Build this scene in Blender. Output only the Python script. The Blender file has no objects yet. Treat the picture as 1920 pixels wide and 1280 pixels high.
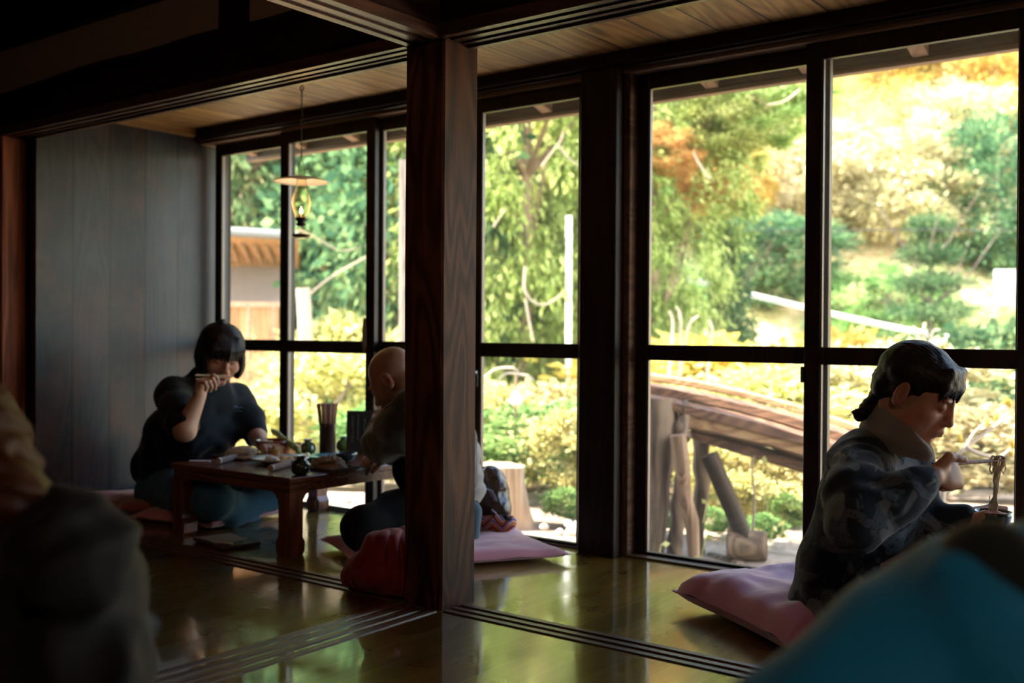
EXPO=2.8; SKY=.22; SUN=6
import bpy, math, random
import numpy as np
from mathutils import Vector, Matrix
random.seed(7)
SC = bpy.context.scene
COL = SC.collection
# ------------------------------------------------------------------ camera
F = 1944.6
yaw, pitch, roll = .64663, -.00727, .00673
EYE = np.array([0, 0, .85])
def _cam():
    f = np.array([-math.sin(yaw)*math.cos(pitch), math.cos(yaw)*math.cos(pitch), math.sin(pitch)])
    r = np.array([math.cos(yaw), math.sin(yaw), 0.]); u = np.cross(r, f)
    c, s = math.cos(roll), math.sin(roll)
    return c*r+s*u, -s*r+c*u, f
RR, UU, WW = _cam()
def at(x, y, d):
    """world point seen at (x, y) of the 1920x1280 frame at distance d along the view axis"""
    return EYE + d*(RR*(x-960)/F - UU*(y-640)/F + WW)
def hit(x, y, ax, v):
    d = RR*(x-960)/F - UU*(y-640)/F + WW
    return EYE + d*(v-EYE[ax])/d[ax]
cd = bpy.data.cameras.new('camera'); cam = bpy.data.objects.new('camera', cd); COL.objects.link(cam)
cd.sensor_width = 36; cd.lens = 36*F/1920; cd.clip_start = .05; cd.clip_end = 500
M = Matrix.Identity(4)
for i in range(3):
    M[i][0] = RR[i]; M[i][1] = UU[i]; M[i][2] = -WW[i]; M[i][3] = EYE[i]
cam.matrix_world = M
cd.dof.use_dof = True; cd.dof.focus_distance = 2.95; cd.dof.aperture_fstop = 2.2
SC.camera = cam
vs = SC.view_settings
vs.view_transform = 'Standard'; vs.look = 'None'; vs.gamma = 1; vs.use_curve_mapping = False
vs.exposure = EXPO if 'EXPO' in globals() else 0.0

# ------------------------------------------------------------------ tagging
def tag(o, label=None, cat=None, group=None, kind=None):
    if label: o['label'] = label
    if cat: o['category'] = cat
    if group: o['group'] = group
    if kind: o['kind'] = kind
    return o
def link(o, parent=None):
    COL.objects.link(o)
    if parent is not None: o.parent = parent
    return o
def empty(name, loc=(0, 0, 0), rz=0.):
    o = bpy.data.objects.new(name, None); o.empty_display_size = .05
    o.location = loc; o.rotation_euler = (0, 0, rz)
    return link(o)
def copy_tree(o, parent=None):
    c = o.copy(); COL.objects.link(c); c.parent = parent
    for ch in [x for x in COL.objects if x.parent == o]:
        copy_tree(ch, c)
    return c
class MB:
    """collects primitives and links them as one mesh object"""
    def __init__(s): s.v = []; s.f = []; s.sm = []
    def add(s, vs_, fs_, smooth=False):
        n = len(s.v); s.v += [tuple(map(float, q)) for q in vs_]
        s.f += [tuple(i+n for i in q) for q in fs_]; s.sm += [smooth]*len(fs_); return s
    def box(s, x0, x1, y0, y1, z0, z1, b=0.0, R=None, T=None):
        if b <= 0:
            vs_ = [(x, y, z) for z in (z0, z1) for x, y in ((x0, y0), (x1, y0), (x1, y1), (x0, y1))]
            fs_ = [(0, 3, 2, 1), (4, 5, 6, 7), (0, 1, 5, 4), (1, 2, 6, 5), (2, 3, 7, 6), (3, 0, 4, 7)]
        else:   # chamfered box
            vs_ = []; idx = {}
            X = (x0, x1); Y = (y0, y1); Z = (z0, z1); sg = (1, -1)
            for i in (0, 1):
                for j in (0, 1):
                    for k in (0, 1):
                        c = [X[i], Y[j], Z[k]]; e = [b*sg[i], b*sg[j], b*sg[k]]
                        for a in range(3):
                            p = [c[q]+(e[q] if q != a else 0) for q in range(3)]
                            idx[i, j, k, a] = len(vs_); vs_.append(p)
            fs_ = []
            for a in range(3):
                o1, o2 = [q for q in range(3) if q != a]
                for sdd in (0, 1):
                    def key(p, q):
                        t = [0, 0, 0]; t[a] = sdd; t[o1] = p; t[o2] = q; return idx[t[0], t[1], t[2], a]
                    q = [key(0, 0), key(1, 0), key(1, 1), key(0, 1)]
                    flip = (sdd == 0) ^ (a == 1)
                    fs_.append(tuple(q[::-1] if flip else q))
            for a in range(3):      # edges parallel to axis a
                o1, o2 = [q for q in range(3) if q != a]
                for p in (0, 1):
                    for q in (0, 1):
                        t0 = [0, 0, 0]; t0[o1] = p; t0[o2] = q; t1 = list(t0); t1[a] = 1
                        fs_.append((idx[(*t0, o1)], idx[(*t1, o1)], idx[(*t1, o2)], idx[(*t0, o2)]))
            for i in (0, 1):
                for j in (0, 1):
                    for k in (0, 1):
                        fs_.append((idx[i, j, k, 0], idx[i, j, k, 1], idx[i, j, k, 2]))
        if R is not None or T is not None:
            R_ = np.eye(3) if R is None else R; T_ = np.zeros(3) if T is None else np.array(T)
            vs_ = [R_@np.array(p)+T_ for p in vs_]
        return s.add(vs_, fs_)
    def tube(s, pts, r, n=8, cap=True, flat=1.0):
        pts = [np.array(p, float) for p in pts]; m = len(pts)
        rs = r if hasattr(r, '__len__') else [r]*m
        vs_ = []; up = np.array([0.13, 0.21, 1.]); prev = None
        for i, p in enumerate(pts):
            t = pts[min(i+1, m-1)]-pts[max(i-1, 0)]; t /= np.linalg.norm(t)+1e-9
            a = np.cross(t, up) if prev is None else prev-t*(prev@t)
            if np.linalg.norm(a) < 1e-3: a = np.cross(t, (1, 0, 0))
            a /= np.linalg.norm(a); b = np.cross(t, a); prev = a
            for k in range(n):
                w = 2*math.pi*k/n
                vs_.append(p+rs[i]*(math.cos(w)*a+flat*math.sin(w)*b))
        fs_ = [(i*n+k, i*n+(k+1) % n, (i+1)*n+(k+1) % n, (i+1)*n+k) for i in range(m-1) for k in range(n)]
        s.add(vs_, fs_, True)
        if cap:
            s.add(vs_[:n], [tuple(range(n))[::-1]]); s.add(vs_[-n:], [tuple(range(n))])
        return s
    def lathe(s, prof, c=(0, 0, 0), n=32, R=None):
        vs_ = []; c = np.array(c, float)
        for r, z in prof:
            for k in range(n):
                w = 2*math.pi*k/n; q = np.array([r*math.cos(w), r*math.sin(w), z])
                vs_.append((R@q if R is not None else q)+c)
        fs_ = [(i*n+k, i*n+(k+1) % n, (i+1)*n+(k+1) % n, (i+1)*n+k) for i in range(len(prof)-1) for k in range(n)]
        return s.add(vs_, fs_, True)
    def prism(s, poly, z0, z1, axis='z'):
        n = len(poly)
        def mk(p, z):
            return (p[0], p[1], z) if axis == 'z' else ((p[0], z, p[1]) if axis == 'y' else (z, p[0], p[1]))
        vs_ = [mk(p, z0) for p in poly]+[mk(p, z1) for p in poly]
        fs_ = [tuple(range(n))[::-1], tuple(range(n, 2*n))]+[(i, (i+1) % n, n+(i+1) % n, n+i) for i in range(n)]
        return s.add(vs_, fs_)
    def grid(s, fn, nu, nv, closed_u=False, smooth=True):
        vs_ = [fn(i/(nu-1) if not closed_u else i/nu, j/(nv-1)) for j in range(nv) for i in range(nu)]
        fs_ = []
        for j in range(nv-1):
            for i in range(nu if closed_u else nu-1):
                fs_.append((j*nu+i, j*nu+(i+1) % nu, (j+1)*nu+(i+1) % nu, (j+1)*nu+i))
        return s.add(vs_, fs_, smooth)
    def build(s, name, mat, parent=None, sub=0):
        me = bpy.data.meshes.new(name); me.from_pydata(s.v, [], s.f)
        me.polygons.foreach_set('use_smooth', s.sm); me.materials.append(mat)
        me.update()
        import bmesh
        bm = bmesh.new(); bm.from_mesh(me); bmesh.ops.recalc_face_normals(bm, faces=bm.faces); bm.to_mesh(me); bm.free()
        o = bpy.data.objects.new(name, me); link(o, parent)
        if sub:
            md = o.modifiers.new('sub', 'SUBSURF'); md.levels = sub; md.render_levels = sub
        return o
def struct(name, mb, mat, label=None):
    o = mb.build(name, mat); o['kind'] = 'structure'
    if label: o['label'] = label
    return o
def npmesh(name, V, Fq, mat, parent=None, smooth=True, col=None):
    me = bpy.data.meshes.new(name)
    k = Fq.shape[1]; me.vertices.add(len(V)); me.vertices.foreach_set('co', V.astype(np.float32).ravel())
    me.loops.add(Fq.size); me.loops.foreach_set('vertex_index', Fq.astype(np.int32).ravel())
    me.polygons.add(len(Fq)); me.polygons.foreach_set('loop_start', np.arange(0, Fq.size, k, dtype=np.int32))
    me.polygons.foreach_set('use_smooth', np.full(len(Fq), smooth))
    if col is not None:
        a = me.color_attributes.new('Tint', 'FLOAT_COLOR', 'POINT')
        a.data.foreach_set('color', np.c_[col, np.ones(len(V))].astype(np.float32).ravel())
    me.materials.append(mat); me.update(); me.validate()
    o = bpy.data.objects.new(name, me); link(o, parent)
    return o

# ------------------------------------------------------------------ materials
class NT:
    def __init__(s, name):
        s.m = bpy.data.materials.new(name); s.m.use_nodes = True
        s.t = s.m.node_tree; s.t.nodes.clear()
        s.out = s.t.nodes.new('ShaderNodeOutputMaterial')
    def n(s, typ, **kw):
        nd = s.t.nodes.new('ShaderNode'+typ)
        for k, v in kw.items():
            if k == 'ins':
                for a, b in v.items(): s.set(nd, a, b)
            else: setattr(nd, k, v)
        return nd
    def set(s, nd, a, b):
        if isinstance(b, bpy.types.NodeSocket): s.t.links.new(b, nd.inputs[a])
        else: nd.inputs[a].default_value = b
    def math(s, op, a, b=None, c=None):
        nd = s.n('Math', operation=op); s.set(nd, 0, a)
        if b is not None: s.set(nd, 1, b)
        if c is not None: s.set(nd, 2, c)
        return nd.outputs[0]
    def mix(s, f, a, b, mode='MIX'):
        nd = s.n('Mix', data_type='RGBA', blend_type=mode)
        s.set(nd, 0, f); s.set(nd, 6, a); s.set(nd, 7, b); return nd.outputs[2]
    def ramp(s, f, stops):
        nd = s.n('ValToRGB'); s.set(nd, 0, f); e = nd.color_ramp.elements
        while len(e) < len(stops): e.new(.5)
        for i, (p, c) in enumerate(stops):
            e[i].position = p; e[i].color = c if len(c) == 4 else (*c, 1)
        return nd.outputs[0]
    def noise(s, vec, scale, detail=4, rough=.55, dist=0.):
        nd = s.n('TexNoise', ins={'Scale': scale, 'Detail': detail, 'Roughness': rough, 'Distortion': dist})
        if vec is not None: s.set(nd, 'Vector', vec)
        return nd.outputs[0]
    def coords(s, scale=(1, 1, 1), rot=(0, 0, 0), kind='Object'):
        tc = s.n('TexCoord'); mp = s.n('Mapping', ins={'Scale': scale, 'Rotation': rot})
        s.t.links.new(tc.outputs[kind], mp.inputs[0]); return mp.outputs[0]
    def principled(s, **kw):
        p = s.n('BsdfPrincipled')
        for a, b in kw.items(): s.set(p, a.replace('_', ' '), b)
        s.t.links.new(p.outputs[0], s.out.inputs[0]); return p
    def bump(s, h, strength=.3, dist=.002):
        b = s.n('Bump', ins={'Strength': strength, 'Distance': dist}); s.set(b, 'Height', h); return b.outputs[0]
def c4(c): return (*c, 1.)
def plain(name, col, rough=.6, spec=.5, metal=0., coat=0., bump=0., bscale=60, var=.12):
    t = NT(name); n = t.noise(t.coords(), bscale*.2, 3)
    f = t.math('MULTIPLY', n, 1.)
    c = t.mix(f, c4([q*(1-var) for q in col]), c4([min(q*(1+var), 1) for q in col]))
    kw = dict(Base_Color=c, Roughness=rough, Metallic=metal)
    if coat: kw['Coat_Weight'] = coat; kw['Coat_Roughness'] = .08
    p = t.principled(**kw); t.set(p, 'Specular IOR Level', spec)
    if bump: t.set(p, 'Normal', t.bump(t.noise(t.coords(), bscale, 4), bump, .003))
    return t.m
def wood(name, dark, light, grain='Z', pitch=None, pax='X', off=0., joint=None, rough=.45, rvar=.1,
         scale=1., coat=0., vary=.35, wear=None, knots=True, spec=.5, gw=.012, groove=(.004, .003, .002), bstr=.25, gs=.09):
    """planed timber: stretched rings and fibres, knots, optional boards with seams"""
    t = NT(name); tc = t.n('TexCoord'); sp = t.n('SeparateXYZ'); t.t.links.new(tc.outputs['Object'], sp.inputs[0])
    ax = {'X': sp.outputs[0], 'Y': sp.outputs[1], 'Z': sp.outputs[2]}
    vec = tc.outputs['Object']; seam = None; rnd = None
    if pitch:
        q = t.math('DIVIDE', t.math('SUBTRACT', ax[pax], off), pitch)
        idx = t.math('FLOOR', q); fr = t.math('FRACT', q)
        wn = t.n('TexWhiteNoise', noise_dimensions='1D'); t.set(wn, 'W', idx); rnd = wn.outputs[0]
        e = t.math('MINIMUM', fr, t.math('SUBTRACT', 1., fr)); seam = t.math('LESS_THAN', e, gw)
        if joint:
            jq = t.math('DIVIDE', t.math('ADD', ax[grain], t.math('MULTIPLY', rnd, 7.3)), joint)
            jf = t.math('FRACT', jq); seam = t.math('MAXIMUM', seam, t.math('LESS_THAN', jf, .0022))
            w2 = t.n('TexWhiteNoise', noise_dimensions='2D'); cb = t.n('CombineXYZ')
            t.set(cb, 0, idx); t.set(cb, 1, t.math('FLOOR', jq)); t.set(w2, 'Vector', cb.outputs[0]); rnd = w2.outputs[0]
        cb = t.n('CombineXYZ'); o = t.math('MULTIPLY', rnd, 31.7)
        for i in range(3): t.set(cb, i, o)
        va = t.n('VectorMath', operation='ADD'); t.set(va, 0, vec); t.set(va, 1, cb.outputs[0]); vec = va.outputs[0]
    st = {'X': (gs, 1, 1), 'Y': (1, gs, 1), 'Z': (1, 1, gs)}[grain]
    mp = t.n('Mapping', ins={'Scale': tuple(q*scale for q in st)}); t.set(mp, 0, vec)
    ring = t.noise(mp.outputs[0], 5., 2, .5, .3)
    rings = t.math('SINE', t.math('MULTIPLY', ring, 95.)); rings = t.math('MULTIPLY_ADD', rings, .5, .5)
    mp2 = t.n('Mapping', ins={'Scale': tuple(q*scale*(.3 if q < 1 else 1) for q in st)}); t.set(mp2, 0, vec)
    fib = t.noise(mp2.outputs[0], 150, 3, .6)
    big = t.noise(vec, 1.7, 3)
    f = t.math('ADD', t.math('MULTIPLY', rings, .38), t.math('MULTIPLY', fib, .45))
    f = t.math('ADD', f, t.math('MULTIPLY', t.math('SUBTRACT', big, .5), .6))
    if rnd is not None: f = t.math('ADD', f, t.math('MULTIPLY', t.math('SUBTRACT', rnd, .5), vary))
    col = t.ramp(f, [(.12, dark), (.85, light)])
    if knots:
        ks = {'X': (1.6, 6, 6), 'Y': (6, 1.6, 6), 'Z': (6, 6, 1.6)}[grain]
        mk = t.n('Mapping', ins={'Scale': ks}); t.set(mk, 0, vec)
        vo = t.n('TexVoronoi', ins={'Scale': .62}); t.set(vo, 'Vector', mk.outputs[0])
        kf = t.ramp(vo.outputs['Distance'], [(.04, (1, 1, 1)), (.13, (0, 0, 0))])
        col = t.mix(t.math('MULTIPLY', kf, .75), col, c4([q*.35 for q in dark]))
    if wear:
        wf = t.ramp(t.noise(vec, 3.1, 6, .65), [(.45, (0, 0, 0)), (.62, (1, 1, 1))])
        col = t.mix(t.math('MULTIPLY', wf, .6), col, c4(wear))
    if seam is not None: col = t.mix(seam, col, c4(groove))
    rg = t.math('MULTIPLY_ADD', t.noise(vec, 6, 4, .6), rvar*2, rough-rvar)
    p = t.principled(Base_Color=col, Roughness=rg); t.set(p, 'Specular IOR Level', spec)
    if coat: t.set(p, 'Coat Tint', (1., .88, .42, 1)); t.set(p, 'Coat IOR', 2.35); t.set(p, 'Coat Weight', coat); t.set(p, 'Coat Roughness', t.math('MULTIPLY_ADD', t.ramp(t.noise(vec, 3.5, 5, .6), [(.4, (0, 0, 0)), (.65, (1, 1, 1))]), .10, .05))  # yellow tint stands in for sunlit foliage colour in the floor's reflection
    h = t.math('ADD', t.math('MULTIPLY', rings, .4), fib)
    if seam is not None: h = t.math('SUBTRACT', h, t.math('MULTIPLY', seam, 3.))
    t.set(p, 'Normal', t.bump(h, bstr, .0012))
    return t.m
def cloth(name, col, col2=None, rough=.9, weave=900, sheen=.3, blotch=4.):
    t = NT(name); v = t.coords(); col2 = col2 or [q*.7 for q in col]
    w = t.noise(v, weave, 2, .7); b = t.noise(v, blotch, 3)
    c = t.mix(t.math('MULTIPLY_ADD', w, .5, t.math('MULTIPLY', b, .5)), c4(col2), c4(col))
    p = t.principled(Base_Color=c, Roughness=rough, Sheen_Weight=sheen, Sheen_Roughness=.5)
    t.set(p, 'Specular IOR Level', .2); t.set(p, 'Normal', t.bump(w, .25, .0008))
    return t.m
def leafmat(name, c1, c2, trans=.45, scale=1.2, c3=None):
    t = NT(name); oi = t.n('ObjectInfo'); geo = t.n('NewGeometry')
    n = t.noise(t.coords(), scale, 3)
    wn = t.n('TexWhiteNoise', noise_dimensions='1D'); t.set(wn, 'W', geo.outputs['Random Per Island'])
    f = t.math('ADD', t.math('MULTIPLY', t.math('SUBTRACT', n, .3), 1.3), t.math('MULTIPLY', t.math('SUBTRACT', wn.outputs[0], .5), .7))
    stops = [(.1, c1), (.75, c2)] if c3 is None else [(.1, c1), (.5, c2), (.9, c3)]
    col = t.ramp(f, stops)
    hs = t.n('HueSaturation'); t.set(hs, 'Color', col)
    t.set(hs, 'Hue', t.math('MULTIPLY_ADD', oi.outputs['Random'], .05, .475))
    t.set(hs, 'Value', t.math('MULTIPLY_ADD', oi.outputs['Random'], .3, .85))
    d = t.n('BsdfDiffuse'); t.set(d, 0, hs.outputs[0]); tr = t.n('BsdfTranslucent'); t.set(tr, 0, hs.outputs[0])
    ms = t.n('MixShader'); t.set(ms, 0, trans); t.t.links.new(d.outputs[0], ms.inputs[1]); t.t.links.new(tr.outputs[0], ms.inputs[2])
    t.t.links.new(ms.outputs[0], t.out.inputs[0]); return t.m
def skinmat(name, col):
    t = NT(name); at_ = t.n('VertexColor'); at_.layer_name = 'Tint'
    n = t.noise(t.coords(), 45, 4); b = t.mix(n, c4([q*.85 for q in col]), c4([min(1, q*1.12) for q in col]))
    c = t.mix(1., b, at_.outputs[0], 'MULTIPLY')
    p = t.principled(Base_Color=c, Roughness=.48, Subsurface_Weight=.12, Subsurface_Scale=.01)
    t.set(p, 'Subsurface Radius', (1., .35, .2))
    t.set(p, 'Normal', t.bump(t.noise(t.coords(), 260, 3), .25, .0008)); return t.m
def hairmat(name, col, axis=(1, 1, .05), spec=.25):
    t = NT(name); n = t.noise(t.coords(axis), 320, 3, .7)
    c = t.mix(n, c4([q*.4 for q in col]), c4([min(1, q*1.6) for q in col]))
    p = t.principled(Base_Color=c, Roughness=.42); t.set(p, 'Specular IOR Level', spec)
    t.set(p, 'Normal', t.bump(n, .6, .002)); return t.m

# ------------------------------------------------------------------ signed-distance modelling
def Rz(a): c, s = math.cos(a), math.sin(a); return np.array([[c, -s, 0], [s, c, 0], [0, 0, 1.]])
def Rx(a): c, s = math.cos(a), math.sin(a); return np.array([[1., 0, 0], [0, c, -s], [0, s, c]])
def Ry(a): c, s = math.cos(a), math.sin(a); return np.array([[c, 0, s], [0, 1., 0], [-s, 0, c]])
def vnoise(P, s, seed=0):
    """smooth value noise in [-1,1], vectorised"""
    Q = P*s+seed*17.31; I = np.floor(Q).astype(np.int64); f = Q-I; f = f*f*(3-2*f)
    def h(i, j, k):
        n = (i*374761393+j*668265263+k*2147483647+seed*144665) & 0xffffffff
        n = ((n ^ (n >> 13))*1274126177) & 0xffffffff
        return ((n ^ (n >> 16)) & 0xffff)/32767.5-1
    x, y, z = I[..., 0], I[..., 1], I[..., 2]; a = 0.
    for dx in (0, 1):
        wx = f[..., 0] if dx else 1-f[..., 0]
        for dy in (0, 1):
            wy = f[..., 1] if dy else 1-f[..., 1]
            for dz in (0, 1):
                wz = f[..., 2] if dz else 1-f[..., 2]
                a = a+wx*wy*wz*h(x+dx, y+dy, z+dz)
    return a
class SDF:
    def __init__(s): s.p = []
    def cap(s, a, b, ra, rb=None, k=.012, sub=False):
        a = np.array(a, float); b = np.array(b, float); rb = ra if rb is None else rb
        s.p.append(('c', (a, b, ra, rb), k, sub, (a+b)/2, np.linalg.norm(a-b)/2+max(ra, rb))); return s
    def chain(s, pts, rs, k=.012, sub=False):
        for i in range(len(pts)-1): s.cap(pts[i], pts[i+1], rs[i], rs[i+1], k, sub)
        return s
    def ell(s, c, r, R=None, k=.012, sub=False):
        c = np.array(c, float); r = np.array(r, float) if hasattr(r, '__len__') else np.array([r]*3, float)
        s.p.append(('e', (c, r, np.eye(3) if R is None else np.array(R)), k, sub, c, r.max())); return s
    def box(s, c, r, rd=.01, R=None, k=.01, sub=False):
        c = np.array(c, float); r = np.array(r, float)
        s.p.append(('b', (c, r, rd, np.eye(3) if R is None else np.array(R)), k, sub, c, np.linalg.norm(r))); return s
    def ev(s, P, prims):
        d = np.full(P.shape[:-1], 1e3)
        for typ, a, k, sub, _, _ in prims:
            if typ == 'c':
                A, B, ra, rb = a; ab = B-A; q = P-A
                t = np.clip((q@ab)/(ab@ab+1e-12), 0, 1)
                e = np.linalg.norm(q-t[..., None]*ab, axis=-1)-(ra+(rb-ra)*t)
            elif typ == 'e':
                c, r, R = a; q = (P-c)@R; k0 = np.linalg.norm(q/r, axis=-1); k1 = np.linalg.norm(q/(r*r), axis=-1)
                e = k0*(k0-1)/(k1+1e-9)
            else:
                c, r, rd, R = a; q = np.abs((P-c)@R)-(r-rd)
                e = np.linalg.norm(np.maximum(q, 0), axis=-1)+np.minimum(q.max(-1), 0)-rd
            if sub:
                h = np.clip(.5-.5*(d+e)/k, 0, 1); d = d*(1-h)-e*h+k*h*(1-h)
            else:
                h = np.clip(.5+.5*(e-d)/k, 0, 1); d = d*h+e*(1-h)-k*h*(1-h)
        return d
    def mesh(s, name, h, mat, parent=None, disp=None, color=None, smooth=1, origin=None):
        V, Q = s.surf(h, disp, smooth)
        col = None if color is None else color(V)
        if origin is not None: V = V-np.array(origin)
        o = npmesh(name, V, Q, mat, parent, True, col)
        if origin is not None: o.location = origin
        return o
    def surf(s, h, disp=None, smooth=1):
        N = 12; lo = np.min([p[4]-p[5] for p in s.p if not p[3]], 0)-3*h; hi = np.max([p[4]+p[5] for p in s.p if not p[3]], 0)+3*h
        nb = np.ceil((hi-lo)/(N*h)).astype(int); half = N*h*.867
        g = np.stack(np.meshgrid(*[np.arange(n) for n in nb], indexing='ij'), -1).reshape(-1, 3)
        Cn = lo+(g+.5)*N*h; dc = s.ev(Cn, s.p); g = g[np.abs(dc) < half*1.25+.02]
        idx = np.stack(np.meshgrid(*[np.arange(N+1)]*3, indexing='ij'), -1)
        Mx = int(nb.max()*N+4); keys = []; verts = []; quads = []
        off8 = [(i, j, k) for i in (0, 1) for j in (0, 1) for k in (0, 1)]
        edges = [(a, b) for a in range(8) for b in range(a+1, 8) if sum(abs(x-y) for x, y in zip(off8[a], off8[b])) == 1]
        for b in g:
            c0 = lo+(b+.5)*N*h
            pr = [p for p in s.p if np.linalg.norm(c0-p[4]) < p[5]+half+.03+p[2]]
            if not any(not p[3] for p in pr): continue
            I = b*N+idx; P = lo+I*h; d = s.ev(P, pr)
            if disp is not None: d = d+disp(P)
            sg = d < 0
            if sg.all() or not sg.any(): continue
            corner = [d[i:N+i, j:N+j, k:N+k] for i, j, k in off8]
            cs = sum((c < 0).astype(int) for c in corner); act = (cs > 0) & (cs < 8)
            ci = np.argwhere(act); cv = [c[act] for c in corner]
            acc = np.zeros((len(ci), 3)); cnt = np.zeros(len(ci))
            for a, e in edges:
                m = (cv[a] < 0) != (cv[e] < 0)
                t = np.where(m, cv[a]/np.where(m, cv[a]-cv[e], 1), 0)
                pa = np.array(off8[a], float); pe = np.array(off8[e], float)
                acc += (pa+t[:, None]*(pe-pa))*m[:, None]; cnt += m
            gc = ci+b*N
            verts.append(lo+(gc+acc/cnt[:, None])*h); keys.append(gc[:, 0]+gc[:, 1]*Mx+gc[:, 2]*Mx*Mx)
            st = [1, Mx, Mx*Mx]
            for a in range(3):
                s0 = sg[:N, :N, :N]; sl = [slice(0, N)]*3; sl[a] = slice(1, N+1); s1 = sg[tuple(sl)]
                m = np.argwhere(s0 != s1)
                if not len(m): continue
                fl = s0[tuple(m.T)]; gg = m+b*N; k0 = gg[:, 0]+gg[:, 1]*Mx+gg[:, 2]*Mx*Mx
                u, v = st[(a+1) % 3], st[(a+2) % 3]
                q = np.stack([k0, k0-u, k0-u-v, k0-v], 1); q[~fl] = q[~fl][:, ::-1]; quads.append(q)
        keys = np.concatenate(keys); verts = np.concatenate(verts); quads = np.concatenate(quads)
        o = np.argsort(keys); keys = keys[o]; verts = verts[o]
        p = np.clip(np.searchsorted(keys, quads), 0, len(keys)-1); ok = (keys[p] == quads).all(1); Q = p[ok]
        for _ in range(smooth):
            acc = np.zeros_like(verts); cnt = np.zeros(len(verts))
            for a in range(4):
                np.add.at(acc, Q[:, a], verts[Q[:, (a+1) % 4]]+verts[Q[:, a-1]]); np.add.at(cnt, Q[:, a], 2)
            verts = verts*.5+.5*acc/np.maximum(cnt, 1)[:, None]
        return verts, Q
# ================================================================== materials of the place
GX = .1145
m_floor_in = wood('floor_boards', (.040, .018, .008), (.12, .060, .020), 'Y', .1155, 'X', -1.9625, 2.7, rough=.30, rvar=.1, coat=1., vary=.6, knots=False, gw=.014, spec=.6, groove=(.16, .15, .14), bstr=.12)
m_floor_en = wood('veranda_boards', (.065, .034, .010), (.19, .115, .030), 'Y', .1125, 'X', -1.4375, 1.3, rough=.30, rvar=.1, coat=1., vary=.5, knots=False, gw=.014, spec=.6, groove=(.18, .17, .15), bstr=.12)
m_sill = wood('sill_timber', (.045, .020, .012), (.15, .075, .045), 'X', rough=.34, knots=False)
m_sill_y = wood('sill_timber_cross', (.055, .028, .018), (.20, .11, .07), 'Y', rough=.32, knots=False)
m_pillar = wood('zelkova_pillar', (.016, .005, .003), (.13, .046, .022), 'Z', spec=.14, rough=.5, rvar=.06, scale=.9, gs=.2, knots=False, bstr=.5)
m_post = wood('dark_post_timber', (.008, .004, .003), (.030, .013, .008), 'Z', spec=.25, rough=.4, knots=False)
m_redpost = wood('red_brown_post_timber', (.13, .032, .013), (.42, .12, .048), 'Z', spec=.2, rough=.5, knots=False)
m_beam = wood('smoked_beam', (.007, .003, .002), (.026, .009, .006), 'X', spec=.2, rough=.5, knots=False)
m_beam_y = wood('smoked_beam_cross', (.020, .008, .005), (.10, .036, .018), 'Y', rough=.4, knots=False)
m_kamoi = wood('lintel_timber', (.030, .013, .009), (.13, .06, .035), 'X', rough=.38, knots=False)
m_kamoi_y = wood('lintel_timber_cross', (.05, .022, .014), (.20, .09, .05), 'Y', rough=.38, knots=False)
m_ceil = wood('cedar_ceiling_boards', (.22, .115, .035), (.56, .34, .12), 'Y', .196, 'X', -1.828, rough=.5, vary=.3, gw=.022, groove=(.03, .016, .008))
m_wall = wood('sky_tinted_wall_boards', (.004, .007, .011), (.022, .030, .042), 'Z', .1955, 'Y', 2.6965, rough=.38, rvar=.08, vary=.7, gw=.034, spec=.36, wear=(.075, .028, .020), groove=(.004, .003, .003))  # bluish base colour carries the skylight sheen on the boards
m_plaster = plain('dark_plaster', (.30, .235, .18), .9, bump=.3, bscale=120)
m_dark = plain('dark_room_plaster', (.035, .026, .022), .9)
m_frame = wood('sash_frame', (.010, .006, .004), (.030, .017, .011), 'Z', spec=.3, rough=.4, knots=False)
m_alu = plain('bronze_sash_edge', (.16, .13, .115), .35, metal=.3)
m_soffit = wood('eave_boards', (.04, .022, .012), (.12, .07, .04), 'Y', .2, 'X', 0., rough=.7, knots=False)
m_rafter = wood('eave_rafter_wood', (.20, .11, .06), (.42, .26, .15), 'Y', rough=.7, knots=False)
m_fascia_d = wood('fascia_shade', (.05, .03, .018), (.12, .075, .045), 'X', rough=.7, knots=False)  # darker copy of the fascia wood, shade of the inner face put into colour
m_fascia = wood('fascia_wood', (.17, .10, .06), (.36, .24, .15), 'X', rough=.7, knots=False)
# glass: clear with a thin film of dust specks
def glassmat():
    t = NT('window_glass'); v = t.coords()
    lw = t.n('LayerWeight', ins={'Blend': .5}); fr_ = t.math('MULTIPLY_ADD', t.math('POWER', lw.outputs['Facing'], 5.), .96, .04); tr = t.n('BsdfTransparent', ins={0: (.97, .98, .97, 1)})
    gl = t.n('BsdfGlossy', ins={'Roughness': .02}); df = t.n('BsdfTranslucent', ins={0: (.85, .82, .75, 1)})
    m1 = t.n('MixShader'); t.set(m1, 0, fr_); t.t.links.new(tr.outputs[0], m1.inputs[1]); t.t.links.new(gl.outputs[0], m1.inputs[2])
    vo = t.n('TexVoronoi', ins={'Scale': 55.}); t.set(vo, 'Vector', v)
    sp = t.ramp(vo.outputs['Distance'], [(.03, (1, 1, 1)), (.07, (0, 0, 0))])
    gate = t.ramp(t.noise(v, 40, 1), [(.55, (0, 0, 0)), (.6, (1, 1, 1))])
    film = t.math('MULTIPLY', t.noise(v, 5, 5), .018)
    f = t.math('ADD', t.math('MULTIPLY', t.math('MULTIPLY', sp, gate), .35), film)
    m2 = t.n('MixShader'); t.set(m2, 0, f); t.t.links.new(m1.outputs[0], m2.inputs[1]); t.t.links.new(df.outputs[0], m2.inputs[2])
    t.t.links.new(m2.outputs[0], t.out.inputs[0]); return t.m
m_glass = glassmat()

WX = -4.675            # board wall
SY0, SY1 = 2.40, 2.505 # grooved sill line under the lintels
WY = 3.46              # window glass line
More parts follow.
